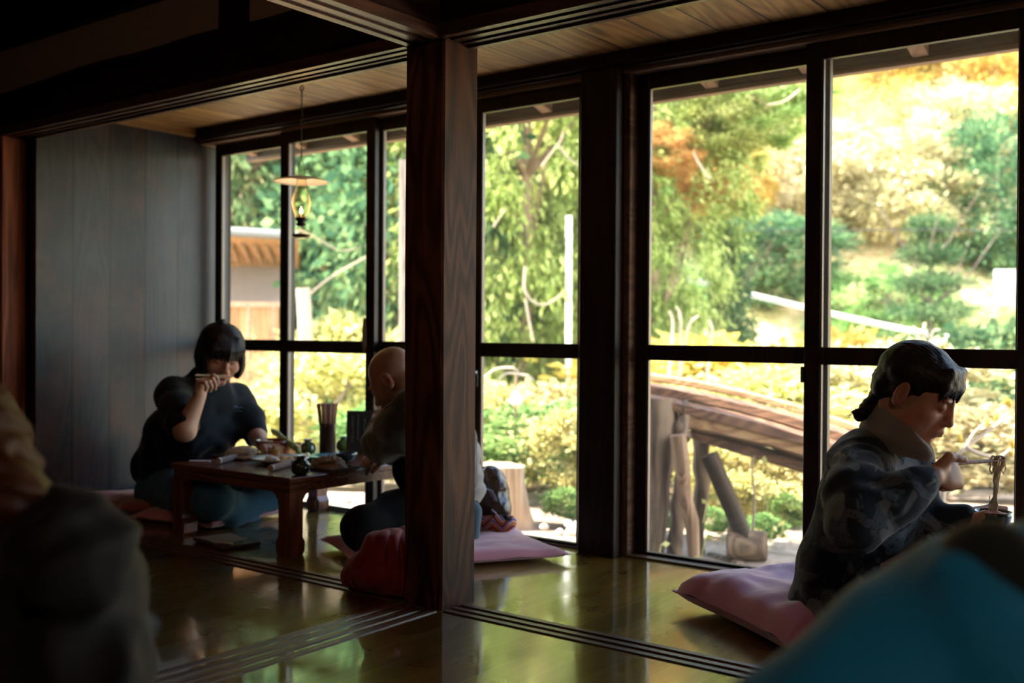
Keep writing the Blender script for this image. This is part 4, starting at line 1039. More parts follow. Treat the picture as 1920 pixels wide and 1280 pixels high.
    for i, (x, y) in enumerate(((402, 720), (415, 718), (419, 717.5))):
        MB().lathe([(.0005, -.006), (.005, -.003), (.006, 0), (.005, .003), (.0005, .006)], chest(x, y), 10).build('button', m_white, o)
    tr_ = SDF()
    m_jean = cloth('blue_jeans', (.040, .13, .23), (.02, .075, .14), .85, 1000, .1); m_grn = cloth('worn_green_denim', (.05, .07, .05))
    tr_.ell(HP+[0, 0, -.03], (.18, .20, .14), None, .05)
    tr_.chain([HP+[.03, -.10, -.02], kr], [.112, .085], .04).chain([HP+[.03, .10, -.02], kl], [.112, .082], .04)
    tr_.chain([kr, at(470, 962, 4.72)], [.078, .055], .03).chain([kl, at(430, 968, 4.52)], [.076, .055], .03)
    tr_.mesh('jeans', .0085, m_jean, p, disp=lambda P: .005*vnoise(P, 14, 2)+.003*vnoise(P, 40, 3))
    for i, (a_, b_) in enumerate((((366, 703), (430, 704.5)), ((367, 711), (431, 706.5)))):
        tag(MB().tube([at(*a_, 4.47), at(*b_, 4.57)], [.0045, .0026], 7).build('chopstick', m_bam), ('upper' if i == 0 else 'lower')+' light wooden chopstick raised to the mouth of the woman in black', 'chopstick')
woman_left()

# ------------------------------------------------------------------ bald man behind the pillar
def man_mid():
    hd = at(736, 712, 3.98); M_ = headframe(197, 38, 0)
    LS = at(778, 772, 3.84); RS = LS+np.array([-.10, .24, -.03]); EL = at(716, 838, 3.92); HW = at(716, 785, 4.10); RE = at(740, 845, 4.25); RW2 = at(712, 850, 4.32)
    CH = at(830, 830, 4.02); HP = at(838, 950, 4.10); NK = at(768, 752, 3.98)
    s = SDF(); H = Head(s, hd, M_, 1.0, jaw=1.05, ear=1.1)
    s.chain([H.L((0, -.035, -.04)), NK, at(800, 780, 4.0)], [.056, .052, .045], .02)
    s.ell(CH, (.09, .09, .15), None, .04).ell(HP, (.10, .12, .09), None, .04)
    s.chain([LS, EL, HW], [.036, .036, .028], .02).chain([RS, RE, RW2], [.032, .034, .028], .02)
    kl = at(682, 990, 3.78); kr = at(735, 955, 4.28)
    s.chain([HP, kl], [.07, .055], .04).chain([HP, kr], [.07, .055], .04).chain([kl, at(840, 1015, 3.85)], [.045, .03], .03)
    hand(s, HW, at(716, 768, 4.12), RR*.3-UU*.4+WW*.2, [(.6, .9, .6)]*4, 1.0)
    hand(s, RW2, at(700, 856, 4.30), np.array([0, 0, -1.]), [(.3, .4, .3)]*4, 1.0)
    p = s.mesh('person', .0045, m_skinC, color=H.color()); tag(p, 'bald man in a grey-green sweater bent over the left table, half hidden by the pillar', 'person')
    # close-cropped grey sides
    m_swe = cloth('grey_green_wool', (.085, .095, .080), (.05, .056, .048), .95, 600, .5); m_bei = cloth('beige_grey_wool', (.34, .32, .28), (.26, .24, .21), .95, 600, .5)
    w = SDF()
    w.ell(at(820, 835, 4.02), (.16, .16, .19), None, .05).ell(at(825, 905, 4.08), (.14, .16, .15), None, .05).ell(at(800, 800, 3.97), (.13, .18, .09), None, .05)
    w.chain([LS, LS*.5+EL*.5, EL+[0, 0, .01]], [.082, .085, .066], .035).chain([EL+[0, 0, .008], EL*.45+HW*.55], [.068, .056], .03)
    w.chain([RS, RE], [.08, .062], .03); w.chain([NK+[0.01, 0, 0.005], at(785, 775, 3.98)], [.066, .085], .02)
    o = w.mesh('sweater', .0065, m_swe, p, disp=lambda P: .009*vnoise(P, 10, 3)+.004*vnoise(P, 24, 4)+folds(P, [(EL, .12), (LS, .12)], .006, 75, 2))
    def onto(px, py, d0=3.9):
        d = Vector(at(px, py, 1.)-EYE).normalized(); ok, loc, n_, i_ = o.ray_cast(Vector(EYE), d); return np.array(loc)-np.array(d)*.002 if ok else None
    pts = [q for q in (onto(x, y) for x, y in ((752, 742), (742, 748), (735, 756), (722, 765), (706, 770), (697, 778), (694, 790), (688, 800), (686, 815), (689, 830), (697, 843))) if q is not None]
    if len(pts) > 3: MB().tube(pts, .0022, 6).build('piping', cloth('tan_piping', (.22, .14, .09)), o)
    b = SDF(); b.ell(at(835, 865, 4.14), (.135, .15, .19), None, .04).ell(at(838, 915, 4.14), (.15, .155, .13), None, .03)
    b.mesh('beige_shirt', .007, m_bei, p, disp=lambda P: .006*vnoise(P, 10, 3)+.005*np.sin(P[..., 2]*75+4*vnoise(P, 7, 2)))
    m_blk = cloth('black_trousers_cloth', (.007, .007, .008), (.004, .004, .005), .9, 900, 0.)
    a = SDF(); a.chain([HP+[0, 0, -.02], HP*.4+kl*.6, kl], [.125, .10, .078], .04).chain([kl, at(760, 1016, 3.80), at(850, 1015, 3.88)], [.078, .060, .05], .03).chain([HP, kr], [.11, .08], .04)
    a.mesh('black_trousers', .0075, m_blk, p, disp=lambda P: .006*vnoise(P, 14, 2))
    v_ = SDF(); v_.ell(at(800, 880, 3.97), (.155, .10, .13), None, .05); v_.mesh('dark_vest', .008, m_blk, p, disp=lambda P: .006*vnoise(P, 14, 2))
    q = SDF(); q.chain([at(880, 960, 4.05), at(880, 1022, 4.02)], [.05, .035], .02); q.mesh('blue_sock', .007, cloth('blue_denim_cuff', (.06, .12, .17)), p)
man_mid()

# ------------------------------------------------------------------ people near the camera, out of focus
def man_blue():
    m_bl = cloth('teal_blue_jacket', (.002, .20, .50), (.001, .13, .36), .75, 900, .12, 3.); m_nv = cloth('navy_collar_lining', (.006, .016, .022), None, .9)
    d = .88
    hd = at(2165, 1000, .95); M_ = headframe(60, 20, 0)
    s = SDF(); H = Head(s, hd, M_, 1.0, jaw=1.1)
    NK = at(1990, 1190, .93); SH = at(1600, 1330, .92); RS = SH; LS = at(2250, 1330, 1.10)
    s.chain([H.L((0, -.04, -.04)), NK+[0, 0, -.03]], [.062, .066], .03)
    s.ell(at(1900, 1560, 1.0), (.17, .15, .24), Rz(yaw), .05).cap(SH+[.03, 0, -.02], at(1480, 1700, .86), .05, .045, .03)
    HB = at(1850, 1900, .98); HB[2] = .13; s.ell(HB, (.16, .15, .13), Rz(yaw), .05)
    p = s.mesh('person', .006, m_skinB, color=H.color()); tag(p, 'man in a teal blue jacket close up at the bottom right corner', 'person')
    h = SDF(); h.ell(H.L((0, -.025, .040)), (.086, .104, .090), M_, .01).ell(H.L((0, -.055, -.02)), (.074, .058, .055), M_, .02); h.box(H.L((0, .105, -.05)), (.12, .085, .085), .03, M_, .01, True)
    h.mesh('hair', .005, m_hair, p, disp=lambda P: .004*vnoise(P, 60, 2))
    w = SDF()
    w.chain([at(1975, 1215, .95), at(1830, 1248, .93), at(1690, 1362, .90), at(1515, 1452, .89)], [.085, .088, .092, .085], .05)
    w.chain([at(1975, 1200, .96), at(2150, 1300, 1.02), at(2300, 1400, 1.1)], [.085, .09, .08], .04)
    w.ell(at(1880, 1540, .97), (.20, .17, .26), Rz(yaw), .06).cap(at(1515, 1465, .885), at(1500, 1800, .84), .085, .075, .04)
    w.ell(HB+[0, 0, .05], (.20, .18, .18), Rz(yaw), .05)
    # standing collar: a wide ring open to the front
    w.chain([at(1835, 1180, .86), at(1795, 1108, .90), at(1825, 1075, .96)], [.024, .024, .022], .02); w.chain([at(1835, 1180, .86), at(1875, 1250, .84), at(1900, 1320, .83)], [.026, .028, .03], .03)
    o = w.mesh('blue_jacket', .007, m_bl, p, disp=lambda P: .008*vnoise(P, 9, 3)+.003*np.sin((P@RR)*40+(P@UU)*22+5*vnoise(P, 6, 4)))
    c = SDF(); c.chain([at(1838, 1040, .95), at(1850, 1062, .92), at(1890, 1140, .90), at(1945, 1290, .875)], [.026, .038, .044, .044], .02)
    c.mesh('collar_lining', .006, m_nv, o)
man_blue()
def person_left():
    m_jk = cloth('black_padded_jacket', (.006, .007, .010), (.003, .0035, .005), .7, 500, .05, 5.)
    d = 1.35; hd = at(-95, 870, 1.38); M_ = headframe(142, 10, 0)
    s = SDF(); H = Head(s, hd, M_, .98)
    s.chain([H.L((0, -.04, -.04)), at(-40, 1010, 1.38)], [.056, .062], .03); s.ell(at(-20, 1250, 1.42), (.17, .13, .24), Rz(yaw*.3), .05)
    HB = at(-10, 1500, 1.42); HB[2] = .06; s.ell(HB, (.17, .16, .14), None, .05)
    p = s.mesh('person', .006, m_skinA, color=H.color()); tag(p, 'person with brown hair in a black jacket at the left edge', 'person')
    h = SDF(); h.ell(H.L((0, -.025, .035)), (.092, .108, .095), M_, .02); h.ell(at(-60, 890, 1.36), (.075, .085, .09), None, .03)
    h.ell(at(-22, 930, 1.34), (.066, .075, .055), None, .03).ell(at(20, 930, 1.32), (.035, .04, .045), None, .02)
    h.box(H.L((0, .11, -.05)), (.05, .08, .08), .02, M_, .01, True)
    h.mesh('hair', .0045, m_hairb, p, disp=lambda P: .003*np.sin((P@UU)*140+(P@RR)*60+6*vnoise(P, 16, 3))+.003*vnoise(P, 45, 2))
    w = SDF()
    w.chain([at(-60, 1090, 1.42), at(90, 1060, 1.40), at(165, 1120, 1.38)], [.085, .070, .055], .05)
    w.chain([at(165, 1120, 1.38), at(190, 1290, 1.34), at(215, 1500, 1.30)], [.066, .062, .06], .04)
    w.ell(at(40, 1290, 1.40), (.17, .14, .26), Rz(yaw), .06).ell(HB+[0, 0, .03], (.21, .19, .16), None, .05)
    w.chain([at(-30, 1060, 1.40), at(-120, 1060, 1.42)], [.08, .08], .05)
    # hood lying on the shoulder
    w.chain([at(105, 985, 1.36), at(170, 1010, 1.34), at(200, 1060, 1.32), at(190, 1120, 1.31)], [.050, .042, .034, .026], .02)
    w.chain([at(40, 1010, 1.33), at(110, 1060, 1.29), at(175, 1115, 1.29), at(205, 1100, 1.30)], [.05, .048, .030, .02], .02)
    w.mesh('black_jacket', .0065, m_jk, p, disp=lambda P: .010*vnoise(P, 10, 3)+.005*vnoise(P, 26, 5)+.006*np.sin((P@RR)*48-(P@UU)*26+5*vnoise(P, 7, 4)))
person_left()
ROOM = .15
# ================================================================== outdoors
GZ = -.42
rng = np.random.default_rng(5)
m_soil = None
t = NT('sunlit_earth'); v = t.coords(); n1 = t.noise(v, 1.3, 6, .65); n2 = t.noise(v, 14, 5, .7)
c = t.ramp(t.math('ADD', t.math('MULTIPLY', n1, .5), t.math('MULTIPLY', n2, .5)), [(.3, (.14, .09, .06)), (.5, (.36, .27, .20)), (.68, (.56, .46, .36))])
p = t.principled(Base_Color=c, Roughness=.95); t.set(p, 'Specular IOR Level', .1); t.set(p, 'Normal', t.bump(n2, .8, .03)); m_soil = t.m
def hill_h(x, y):
    """height of the ground: the yard, a shallow dip, then the hillside"""
    d = y*.80-x*.60
    r = np.maximum(0, d-19.)
    h = GZ-1.0*np.clip((d-8)/8, 0, 1)+r*.56
    return h+.4*np.sin(x*.21)*np.clip(r/8, 0, 1)+.7*np.sin(x*.09+y*.11)*np.clip(r/8, 0, 1)
t = NT('hillside_undergrowth'); v = t.coords(); n1 = t.noise(v, .35, 5, .7); n2 = t.noise(v, 2.6, 5, .75)
c = t.ramp(t.math('ADD', t.math('MULTIPLY', n1, .55), t.math('MULTIPLY', n2, .45)), [(.32, (.07, .08, .03)), (.45, (.30, .25, .10)), (.55, (.55, .42, .24)), (.7, (.55, .40, .32))])
p = t.principled(Base_Color=c, Roughness=.95); t.set(p, 'Specular IOR Level', .05); m_hill = t.m
def ground_mesh(name, x0, x1, y0, y1, nx, ny, mat, jit=0.):
    X, Y = np.meshgrid(np.linspace(x0, x1, nx), np.linspace(y0, y1, ny)); Z = hill_h(X, Y)+jit*vnoise(np.stack([X, Y, X*0], -1), 2.3, 4)
    V = np.stack([X, Y, Z], -1).reshape(-1, 3); i = np.arange(nx*ny).reshape(ny, nx)
    Q = np.stack([i[:-1, :-1], i[:-1, 1:], i[1:, 1:], i[1:, :-1]], -1).reshape(-1, 4)
    o = npmesh(name, V, Q, mat); o['kind'] = 'structure'; return o
ground_mesh('ground', -30, 14, 3.5, 13, 150, 50, m_soil, .05)
ground_mesh('hillside', -130, 70, 12.9, 115, 110, 70, m_hill, .3)

m_bark = wood('grey_bark', (.08, .06, .045), (.24, .19, .15), 'Z', rough=.9, knots=False, scale=.6, bstr=.8)
m_bark_p = plain('pale_bark', (.32, .25, .18), .85, bump=.6, bscale=30, var=.3)
m_bark_d = plain('brown_bark', (.20, .13, .08), .9, bump=.6, bscale=30, var=.3)
LM = dict(
    sugi=leafmat('cedar_needles', (.15, .22, .05), (.52, .60, .20), .5, .9, (.80, .78, .38)),
    dark=leafmat('dark_conifer_needles', (.04, .10, .05), (.16, .26, .11), .35, .9, (.42, .46, .20)),
    green=leafmat('green_leaves', (.10, .22, .06), (.34, .50, .17), .5, 1.2, (.70, .70, .32)),
    lime=leafmat('yellow_green_leaves', (.36, .34, .11), (.78, .70, .32), .5, 1.2, (.92, .85, .56)),
    gold=leafmat('golden_leaves', (.50, .34, .08), (.82, .62, .20), .5, .6, (.90, .78, .40)),
    rust=leafmat('rust_leaves', (.46, .24, .08), (.72, .44, .16), .5, .8, (.84, .62, .28)),
    cream=leafmat('pale_dry_leaves', (.30, .25, .13), (.68, .60, .36), .5, .8, (.88, .80, .58)),
    pink=leafmat('bare_twig_haze', (.44, .34, .28), (.70, .58, .50), .4, .8, (.84, .74, .66)))
def leafcloud(n, ncl, rad, ls, seed, shape='round', droop=0., aspect=2.6, csz=.22):
    """n leaf blades grouped in ncl sprays on a crown of half-size rad; every blade is a folded kite"""
    g = np.random.default_rng(seed); rad = np.array(rad, float)
    d = g.normal(size=(ncl, 3)); d /= np.linalg.norm(d, axis=1)[:, None]; rr = g.uniform(.35, 1., (ncl, 1))**.6
    c = d*rr
    if shape == 'cone':
        zc = g.uniform(-1, 1, ncl); w = (1-zc)/2*.95+.05; a = g.uniform(0, 6.28, ncl); q = g.uniform(.35, 1, ncl)
        c = np.stack([np.cos(a)*w*q, np.sin(a)*w*q, zc-.25*q*w], 1)
    if shape == 'tiers':
        k = g.integers(0, 9, ncl); zc = -1+k*.235; w = (1-zc)/2*.9+.05; a = g.uniform(0, 6.28, ncl); q = g.uniform(.1, 1, ncl)
        c = np.stack([np.cos(a)*w*q, np.sin(a)*w*q, zc-.10*q+.10*q*q], 1)
    cs = g.uniform(.6, 1.3, ncl)*csz
    i = g.integers(0, ncl, n); dev = g.normal(size=(n, 3))*cs[i][:, None]*(.6, .6, .42 if shape != 'tiers' else .30)
    P = (c[i]+dev)*rad
    ax = dev*rad+c[i]*rad*.25+g.normal(size=(n, 3))*.12*rad.mean(); ax[:, 2] -= droop*rad.mean()*.3
    ax /= np.linalg.norm(ax, axis=1)[:, None]+1e-9
    s = np.cross(ax, g.normal(size=(n, 3))); s /= np.linalg.norm(s, axis=1)[:, None]+1e-9
    nn = np.cross(ax, s); L = ls*g.uniform(.6, 1.4, n)[:, None]; W = L/aspect
    V = np.stack([P, P+ax*L*.5+s*W*.5+nn*L*.08, P+ax*L, P+ax*L*.5-s*W*.5+nn*L*.08], 1).reshape(-1, 3)
    return V, np.arange(4*n).reshape(n, 4)
CL = {}
def proto(key, *a, **k):
    V, Q = leafcloud(*a, **k); me = bpy.data.meshes.new(key); me.vertices.add(len(V)); me.vertices.foreach_set('co', V.astype(np.float32).ravel())
    me.loops.add(Q.size); me.loops.foreach_set('vertex_index', Q.astype(np.int32).ravel()); me.polygons.add(len(Q)); me.polygons.foreach_set('loop_start', np.arange(0, Q.size, 4, dtype=np.int32))
    me.materials.append(LM['green']); me.update(); CL[key] = me
proto('round_a', 15000, 130, (1, 1, 1), .085, 1, csz=.17); proto('round_b', 14000, 80, (1, 1, 1.1), .09, 2, csz=.18); proto('round_c', 11000, 60, (1.1, 1, .8), .10, 3, csz=.2)
proto('cone_a', 16000, 190, (1, 1, 1), .075, 4, shape='cone', droop=.5, aspect=4, csz=.10)
proto('tiers', 30000, 420, (1, 1, 1.2), .05, 6, shape='tiers', droop=.3, aspect=4, csz=.13)
proto('wisp', 9000, 70, (1, 1, 1), .09, 7, aspect=11, csz=.26)
proto('bush_a', 9000, 60, (1, 1, .8), .095, 8, aspect=1.7, csz=.18); proto('bush_b', 7500, 42, (1, 1, .8), .10, 9, aspect=1.6, csz=.2)
proto('spray', 34000, 230, (1, 1, 1.75), .055, 10, droop=.55, aspect=3.4, csz=.095)
proto('pile', 22000, 260, (1, 1, 1.2), .05, 11, shape='cone', droop=.3, aspect=3, csz=.085)
TR_ = {}
def trunk_mesh(key, r, seed, br=9, bark=m_bark_d, crook=.04):
    g = random.Random(seed); mb = MB(); pts = [(0, 0, -1)]; n = 7
    for i in range(1, n): pts.append((g.uniform(-1, 1)*crook, g.uniform(-1, 1)*crook, -1+1.75*i/(n-1)))
    mb.tube(pts, [r*(1-.85*i/(n-1)) for i in range(n)], 8)
    for k in range(br):
        i = g.randrange(2, n-1); p = np.array(pts[i]); a = g.uniform(0, 6.28); L = g.uniform(.3, .75)
        q = [p, p+np.array([math.cos(a), math.sin(a), .5])*L*.4, p+np.array([math.cos(a+.2), math.sin(a+.2), .8])*L]
        mb.tube(q, [r*.35, r*.22, r*.06], 5)
    me_o = mb.build(key, bark); me = me_o.data; COL.objects.unlink(me_o); bpy.data.objects.remove(me_o); TR_[key] = me
trunk_mesh('t1', .05, 1, 12); trunk_mesh('t2', .04, 2, 10, m_bark); trunk_mesh('t3', .045, 3, 16, m_bark_p)
def plant(name, loc, size, crown, mat, label, cat, group, tr='t1', rz=0., zup=1.):
    """a plant stands at loc (its foot); size = half-size of the crown box"""
    e = empty(name, loc, rz); tag(e, label, cat, group); sx, sy, sz = size
    f = bpy.data.objects.new('foliage', CL[crown]); link(f, e); f.location = (0, 0, sz*zup); f.scale = size
    f.material_slots[0].link = 'OBJECT'; f.material_slots[0].material = LM[mat]
    if tr:
        k = bpy.data.objects.new('trunk', TR_[tr]); link(k, e); k.location = (0, 0, sz*zup); k.scale = (sx, sy, sz*zup) if zup > 1 else size
    return e
def foot(px, d):
    """ground point in the viewing direction px, d metres off"""
    q = at(px, 640, d); q[2] = float(hill_h(np.array(q[0]), np.array(q[1]))); return q

# ---- near planting in the yard
plant('garden_bush', foot(1020, 8.2), (.85, .7, .42), 'bush_a', 'green', 'low green bush in the yard right of the tree stump', 'bush', None, None)
plant('garden_bush', foot(1085, 7.6), (.40, .4, .40), 'bush_b', 'lime', 'small yellow-green bush by the foot of the dark post', 'bush', None, None)
plant('garden_bush', foot(985, 9.8), (.8, .7, .55), 'bush_b', 'lime', 'yellow-green bush behind the tree stump', 'bush', None, None)
plant('garden_bush', foot(1060, 10.4), (1.1, .9, .62), 'bush_a', 'lime', 'bright yellow-green thicket behind the white utility pole foot', 'bush', None, None)
plant('garden_bush', foot(1440, 7.6), (.75, .6, .40), 'bush_a', 'lime', 'yellow-green bush behind the diagonal dark plank', 'bush', None, None)
plant('garden_bush', foot(1480, 9.0), (1.2, .9, .62), 'bush_b', 'lime', 'pale yellow-green bush under the long planks', 'bush', None, None)
plant('garden_bush', foot(1290, 9.4), (1.0, .8, .5), 'bush_a', 'lime', 'yellow-green bush between the log posts', 'bush', None, None)
plant('garden_bush', foot(1350, 11.6), (2.0, 1.2, .95), 'bush_b', 'gold', 'golden bush rising above the long planks', 'bush', None, None)
plant('garden_bush', foot(1640, 9.2), (1.3, 1.0, .75), 'bush_a', 'cream', 'pale dry bush behind the woman in the patterned sweater', 'bush', None, None)
plant('garden_bush', foot(1850, 8.2), (1.0, .8, .42), 'bush_b', 'cream', 'pale dry bush behind the held noodles', 'bush', None, None)
plant('garden_bush', foot(1610, 11.8), (1.6, 1.1, 1.0), 'bush_b', 'gold', 'golden-leaved bush behind the window latch', 'bush', None, None)
plant('garden_bush', foot(640, 10.5), (1.2, 1.0, .8), 'bush_a', 'lime', 'yellow-green bush behind the chopstick holder', 'bush', None, None)
plant('garden_bush', foot(700, 12.), (1.3, 1.0, 1.1), 'bush_b', 'lime', 'tall yellow-green bush behind the bald man', 'bush', None, None)
plant('garden_bush', foot(740, 9.5), (.7, .6, .45), 'bush_b', 'green', 'small green bush behind the bald man', 'bush', None, None)
plant('garden_bush', foot(1470, 16.0), (1.0, .8, .72), 'bush_a', 'dark', 'dark green bush below the pale rail, left of the tall mullion', 'bush', None, None)
plant('garden_bush', foot(1700, 16.0), (1.2, .8, .62), 'bush_a', 'green', 'green bush at the foot of the tiered conifer', 'bush', None, None)
plant('garden_bush', foot(1860, 16.4), (1.3, .9, .85), 'bush_b', 'dark', 'dark green bush at the right behind the pale rail', 'bush', None, None)
plant('garden_bush', foot(1840, 10.5), (1.3, .9, .95), 'bush_a', 'dark', 'dark green bush behind the budding branch', 'bush', None, None)
plant('garden_bush', foot(1425, 6.9), (.34, .3, .20), 'bush_b', 'lime', 'low yellow-green clump behind the short thick log', 'bush', None, None)
plant('garden_bush', foot(1490, 7.1), (.40, .3, .26), 'bush_b', 'lime', 'low yellow-green clump at the right end of the plank rack', 'bush', None, None)
plant('garden_bush', foot(1330, 6.9), (.22, .2, .24), 'bush_b', 'lime', 'small yellow-green clump behind the bright leaning log', 'bush', None, None)
plant('garden_bush', foot(1075, 6.9), (.20, .2, .14), 'bush_b', 'green', 'small green tuft left of the dark post foot', 'bush', None, None)
# low growth by the windows on the right
for i, (px, d, s_) in enumerate(((1228, 6.4, .16), (1345, 6.5, .12), (1440, 6.3, .12), (1485, 6.7, .16), (1378, 7.2, .2))):
    plant('weed', foot(px, d), (s_, s_, s_*.9), 'bush_b', 'green', 'small green weed sprouting among the logs outside the right windows', 'weed', 'weeds among the logs', None)

# ---- the big cedars
plant('cedar_tree', foot(1225, 13.2), (1.35, 1.35, 1.6), 'spray', 'sugi', 'bright green cedar hanging over the left of the right window bay', 'tree', None, 't1', 0, 2.3)
ced = [o for o in COL.objects if o.name.startswith('cedar_tree')][-1]
for (px, py, d_, sz, mt_) in ((1420, 205, 12.6, .62, 'sugi'), (1500, 170, 12.8, .45, 'sugi'), (1330, 330, 12.9, .50, 'rust'), (1250, 285, 12.3, .42, 'rust'), (1345, 240, 12.4, .55, 'sugi')):
    f_ = bpy.data.objects.new('foliage', CL['round_b']); link(f_, ced); f_.location = at(px, py, d_)-np.array(ced.location); f_.scale = (sz, sz, sz*.75)
    f_.material_slots[0].link = 'OBJECT'; f_.material_slots[0].material = LM[mt_]
plant('cedar_tree', foot(985, 13.6), (2.2, 2.2, 2.2), 'spray', 'sugi', 'bright green cedar behind the white utility pole', 'tree', None, 't1', 1., 2.1)
plant('cedar_tree', foot(1110, 15.0), (1.8, 1.8, 3.2), 'cone_a', 'sugi', 'pale green cedar behind the dark post', 'tree', None, 't1', 2., 1.1)
plant('conifer_tree', foot(1362, 14.5), (1.0, 1.0, 1.75), 'cone_a', 'dark', 'slim dark conifer left of the tall middle mullion', 'tree', None, 't2', 2., 1.0)
plant('conifer_tree', foot(1742, 17.5), (1.65, 1.65, 1.65), 'tiers', 'dark', 'tiered dark conifer in the middle of the right window', 'tree', None, 't2', 1., 1.45)
plant('cedar_tree', foot(465, 15.5), (2.3, 2.1, 3.3), 'cone_a', 'dark', 'dark evergreen rising behind the shed', 'tree', None, 't1', .3, 1.2)
plant('cedar_tree', foot(660, 16.5), (2.4, 2.1, 3.4), 'round_b', 'dark', 'dark leafy tree behind the hanging lamp', 'tree', None, 't3', .7, 1.25)
plant('cedar_tree', foot(770, 14.), (1.6, 1.6, 3.0), 'round_b', 'dark', 'dark green leafy tree left of the pillar top', 'tree', None, 't3', 1.7, 1.25)
plant('maple_tree', foot(590, 19.), (2.3, 2.1, 3.2), 'round_c', 'cream', 'pale leafy tree glowing behind the lamp', 'tree', None, 't3', .7, 1.25)
plant('maple_tree', foot(905, 18.), (2.2, 2.0, 3.2), 'round_c', 'lime', 'yellow-green tree behind the cedars', 'tree', None, 't3', .7, 1.2)
# ---- trees over the whole hillside
kinds = [('gold', 'golden autumn tree on the far hillside'), ('cream', 'pale straw-coloured tree on the far hillside'), ('pink', 'greyish bare-twigged tree on the far hillside'),
         ('rust', 'rust-brown tree on the far hillside'), ('lime', 'yellow-green tree on the far hillside'), ('dark', 'dark evergreen on the far hillside'), ('green', 'mid-green tree on the far hillside')]
g = random.Random(12); crowns = ['round_a', 'round_b', 'round_c', 'wisp']
NOI = lambda x, y, s: float(vnoise(np.array([[x, y, 0.]]), s, 9)[0])
cnt = 0
for row in range(17):
    d = 20.5+row*3.3+max(0, row-12)*2.5; px = 390.+g.uniform(0, 50)
    while px < 2010:
        sc_ = g.uniform(1.15, 1.8)*(1+row*.055)*(1.35 if row > 12 else 1); dd = d+g.uniform(-1.3, 1.3); f = foot(px, dd)
        u = px; e = NOI(px*.01, row*1.3, .45)+g.uniform(-.55, .55); q = g.random()
        if u < 860: k = (4, 5, 1, 6)[int(q*3.99)] if row < 5 else (4 if e > 0 else 1)
        elif u < 1290: k = 4 if e > .2 else (6 if e < -.3 else 1)
        elif u < 1560:
            if row < 2: k = 5 if u > 1400 and q < .8 else 4
            elif row < 6: k = 0 if q < .6 else (3 if q < .72 else 1)
            else: k = 0 if e > .1 else (1 if e > -.4 else 4)
        elif row < 2: k = (5 if q < .6 else 6) if u > 1650 else 1
        elif row < 4: k = (5 if q < .65 else 6) if u > 1800 else (0 if (u < 1710 and row == 3) else 1)
        elif row < 6: k = (0 if q < .7 else 4) if u > 1800 else ((3 if q < .25 else 0) if u < 1620 else (2 if q < .6 else 1))
        elif row < 9: k = 0 if 1680 < u < 1900 and q < .8 else (2 if q < .35 else (1 if q < .7 else 4))
        else: k = 0 if e > -.2 else (3 if e < -.6 else 2)
        mt, lb = kinds[k]
        cr = 'cone_a' if mt == 'dark' and g.random() < .6 else crowns[g.randrange(4)]
        if mt == 'pink': cr = 'wisp' if g.random() < .5 else 'round_c'
        zs = g.uniform(.8, 1.15)*(.55 if row < 2 else 1)
        plant('hillside_tree', f-np.array([0, 0, .2]), (sc_, sc_, sc_*zs), cr, mt, lb, 'tree', 'hillside trees, '+mt, 't3' if g.random() < .4 else 't2', g.uniform(0, 6.28), .95)
        cnt += 1
        px += sc_*F/d*g.uniform(1.15, 1.6)
print('hillside trees', cnt)

# ---- white utility pole with branches in front
pb = foot(1067, 12.); ptop = at(1067, 405, 12.)
p_ = MB().tube([pb, (pb+ptop)/2, ptop], .034, 12).build('utility_pole', plain('white_pole_paint', (.78, .76, .72), .5)); tag(p_, 'thin white pole standing in the yard', 'pole')
br = MB()
def limb(pts, d, r0, r1, mb=None, wob=.0):
    P = [at(x, y, d+(dz[0] if dz else 0)) for x, y, *dz in pts]
    # smooth the polyline
    Q = []; n = len(P)
    for i in range(n-1):
        p0, p1, p2, p3 = P[max(i-1, 0)], P[i], P[i+1], P[min(i+2, n-1)]
        for k in range(5):
            t_ = k/5; Q.append(.5*((2*p1)+(-p0+p2)*t_+(2*p0-5*p1+4*p2-p3)*t_*t_+(-p0+3*p1-3*p2+p3)*t_**3))
    Q.append(P[-1]); m = len(Q)
    return (mb or MB()).tube(Q, [r0+(r1-r0)*i/(m-1) for i in range(m)], 7)
def limbs(name, label, cat, specs, mat, group=None):
    mb = MB()
    for pts, d, r0, r1 in specs: limb(pts, d, r0, r1, mb)
    return tag(mb.build(name, mat), label, cat, group)
limbs('vine', 'curling pale vine hanging before the cedar', 'vine', [([(985, 500), (983, 540), (995, 562), (1018, 572), (1040, 562), (1052, 552)], 11., .014, .008), ([(985, 560), (990, 590), (1000, 640)], 11., .012, .01)], m_bark_p)
limbs('tree_limb', 'crooked pale branch high in the cedar behind the utility pole', 'branch', [([(1015, 312), (1035, 285), (1052, 262), (1056, 245)], 11.2, .010, .006), ([(1045, 270), (1060, 290), (1085, 312)], 11.2, .012, .006), ([(925, 425), (935, 410), (948, 392)], 11.2, .009, .005)], m_bark_p)
limbs('tree_limb', 'bare diagonal branch high in the right window bay', 'branch', [([(1440, 196), (1470, 190), (1500, 168)], 10., .008, .011), ([(1300, 285), (1310, 305), (1330, 335)], 10., .006, .010)], m_bark_p)
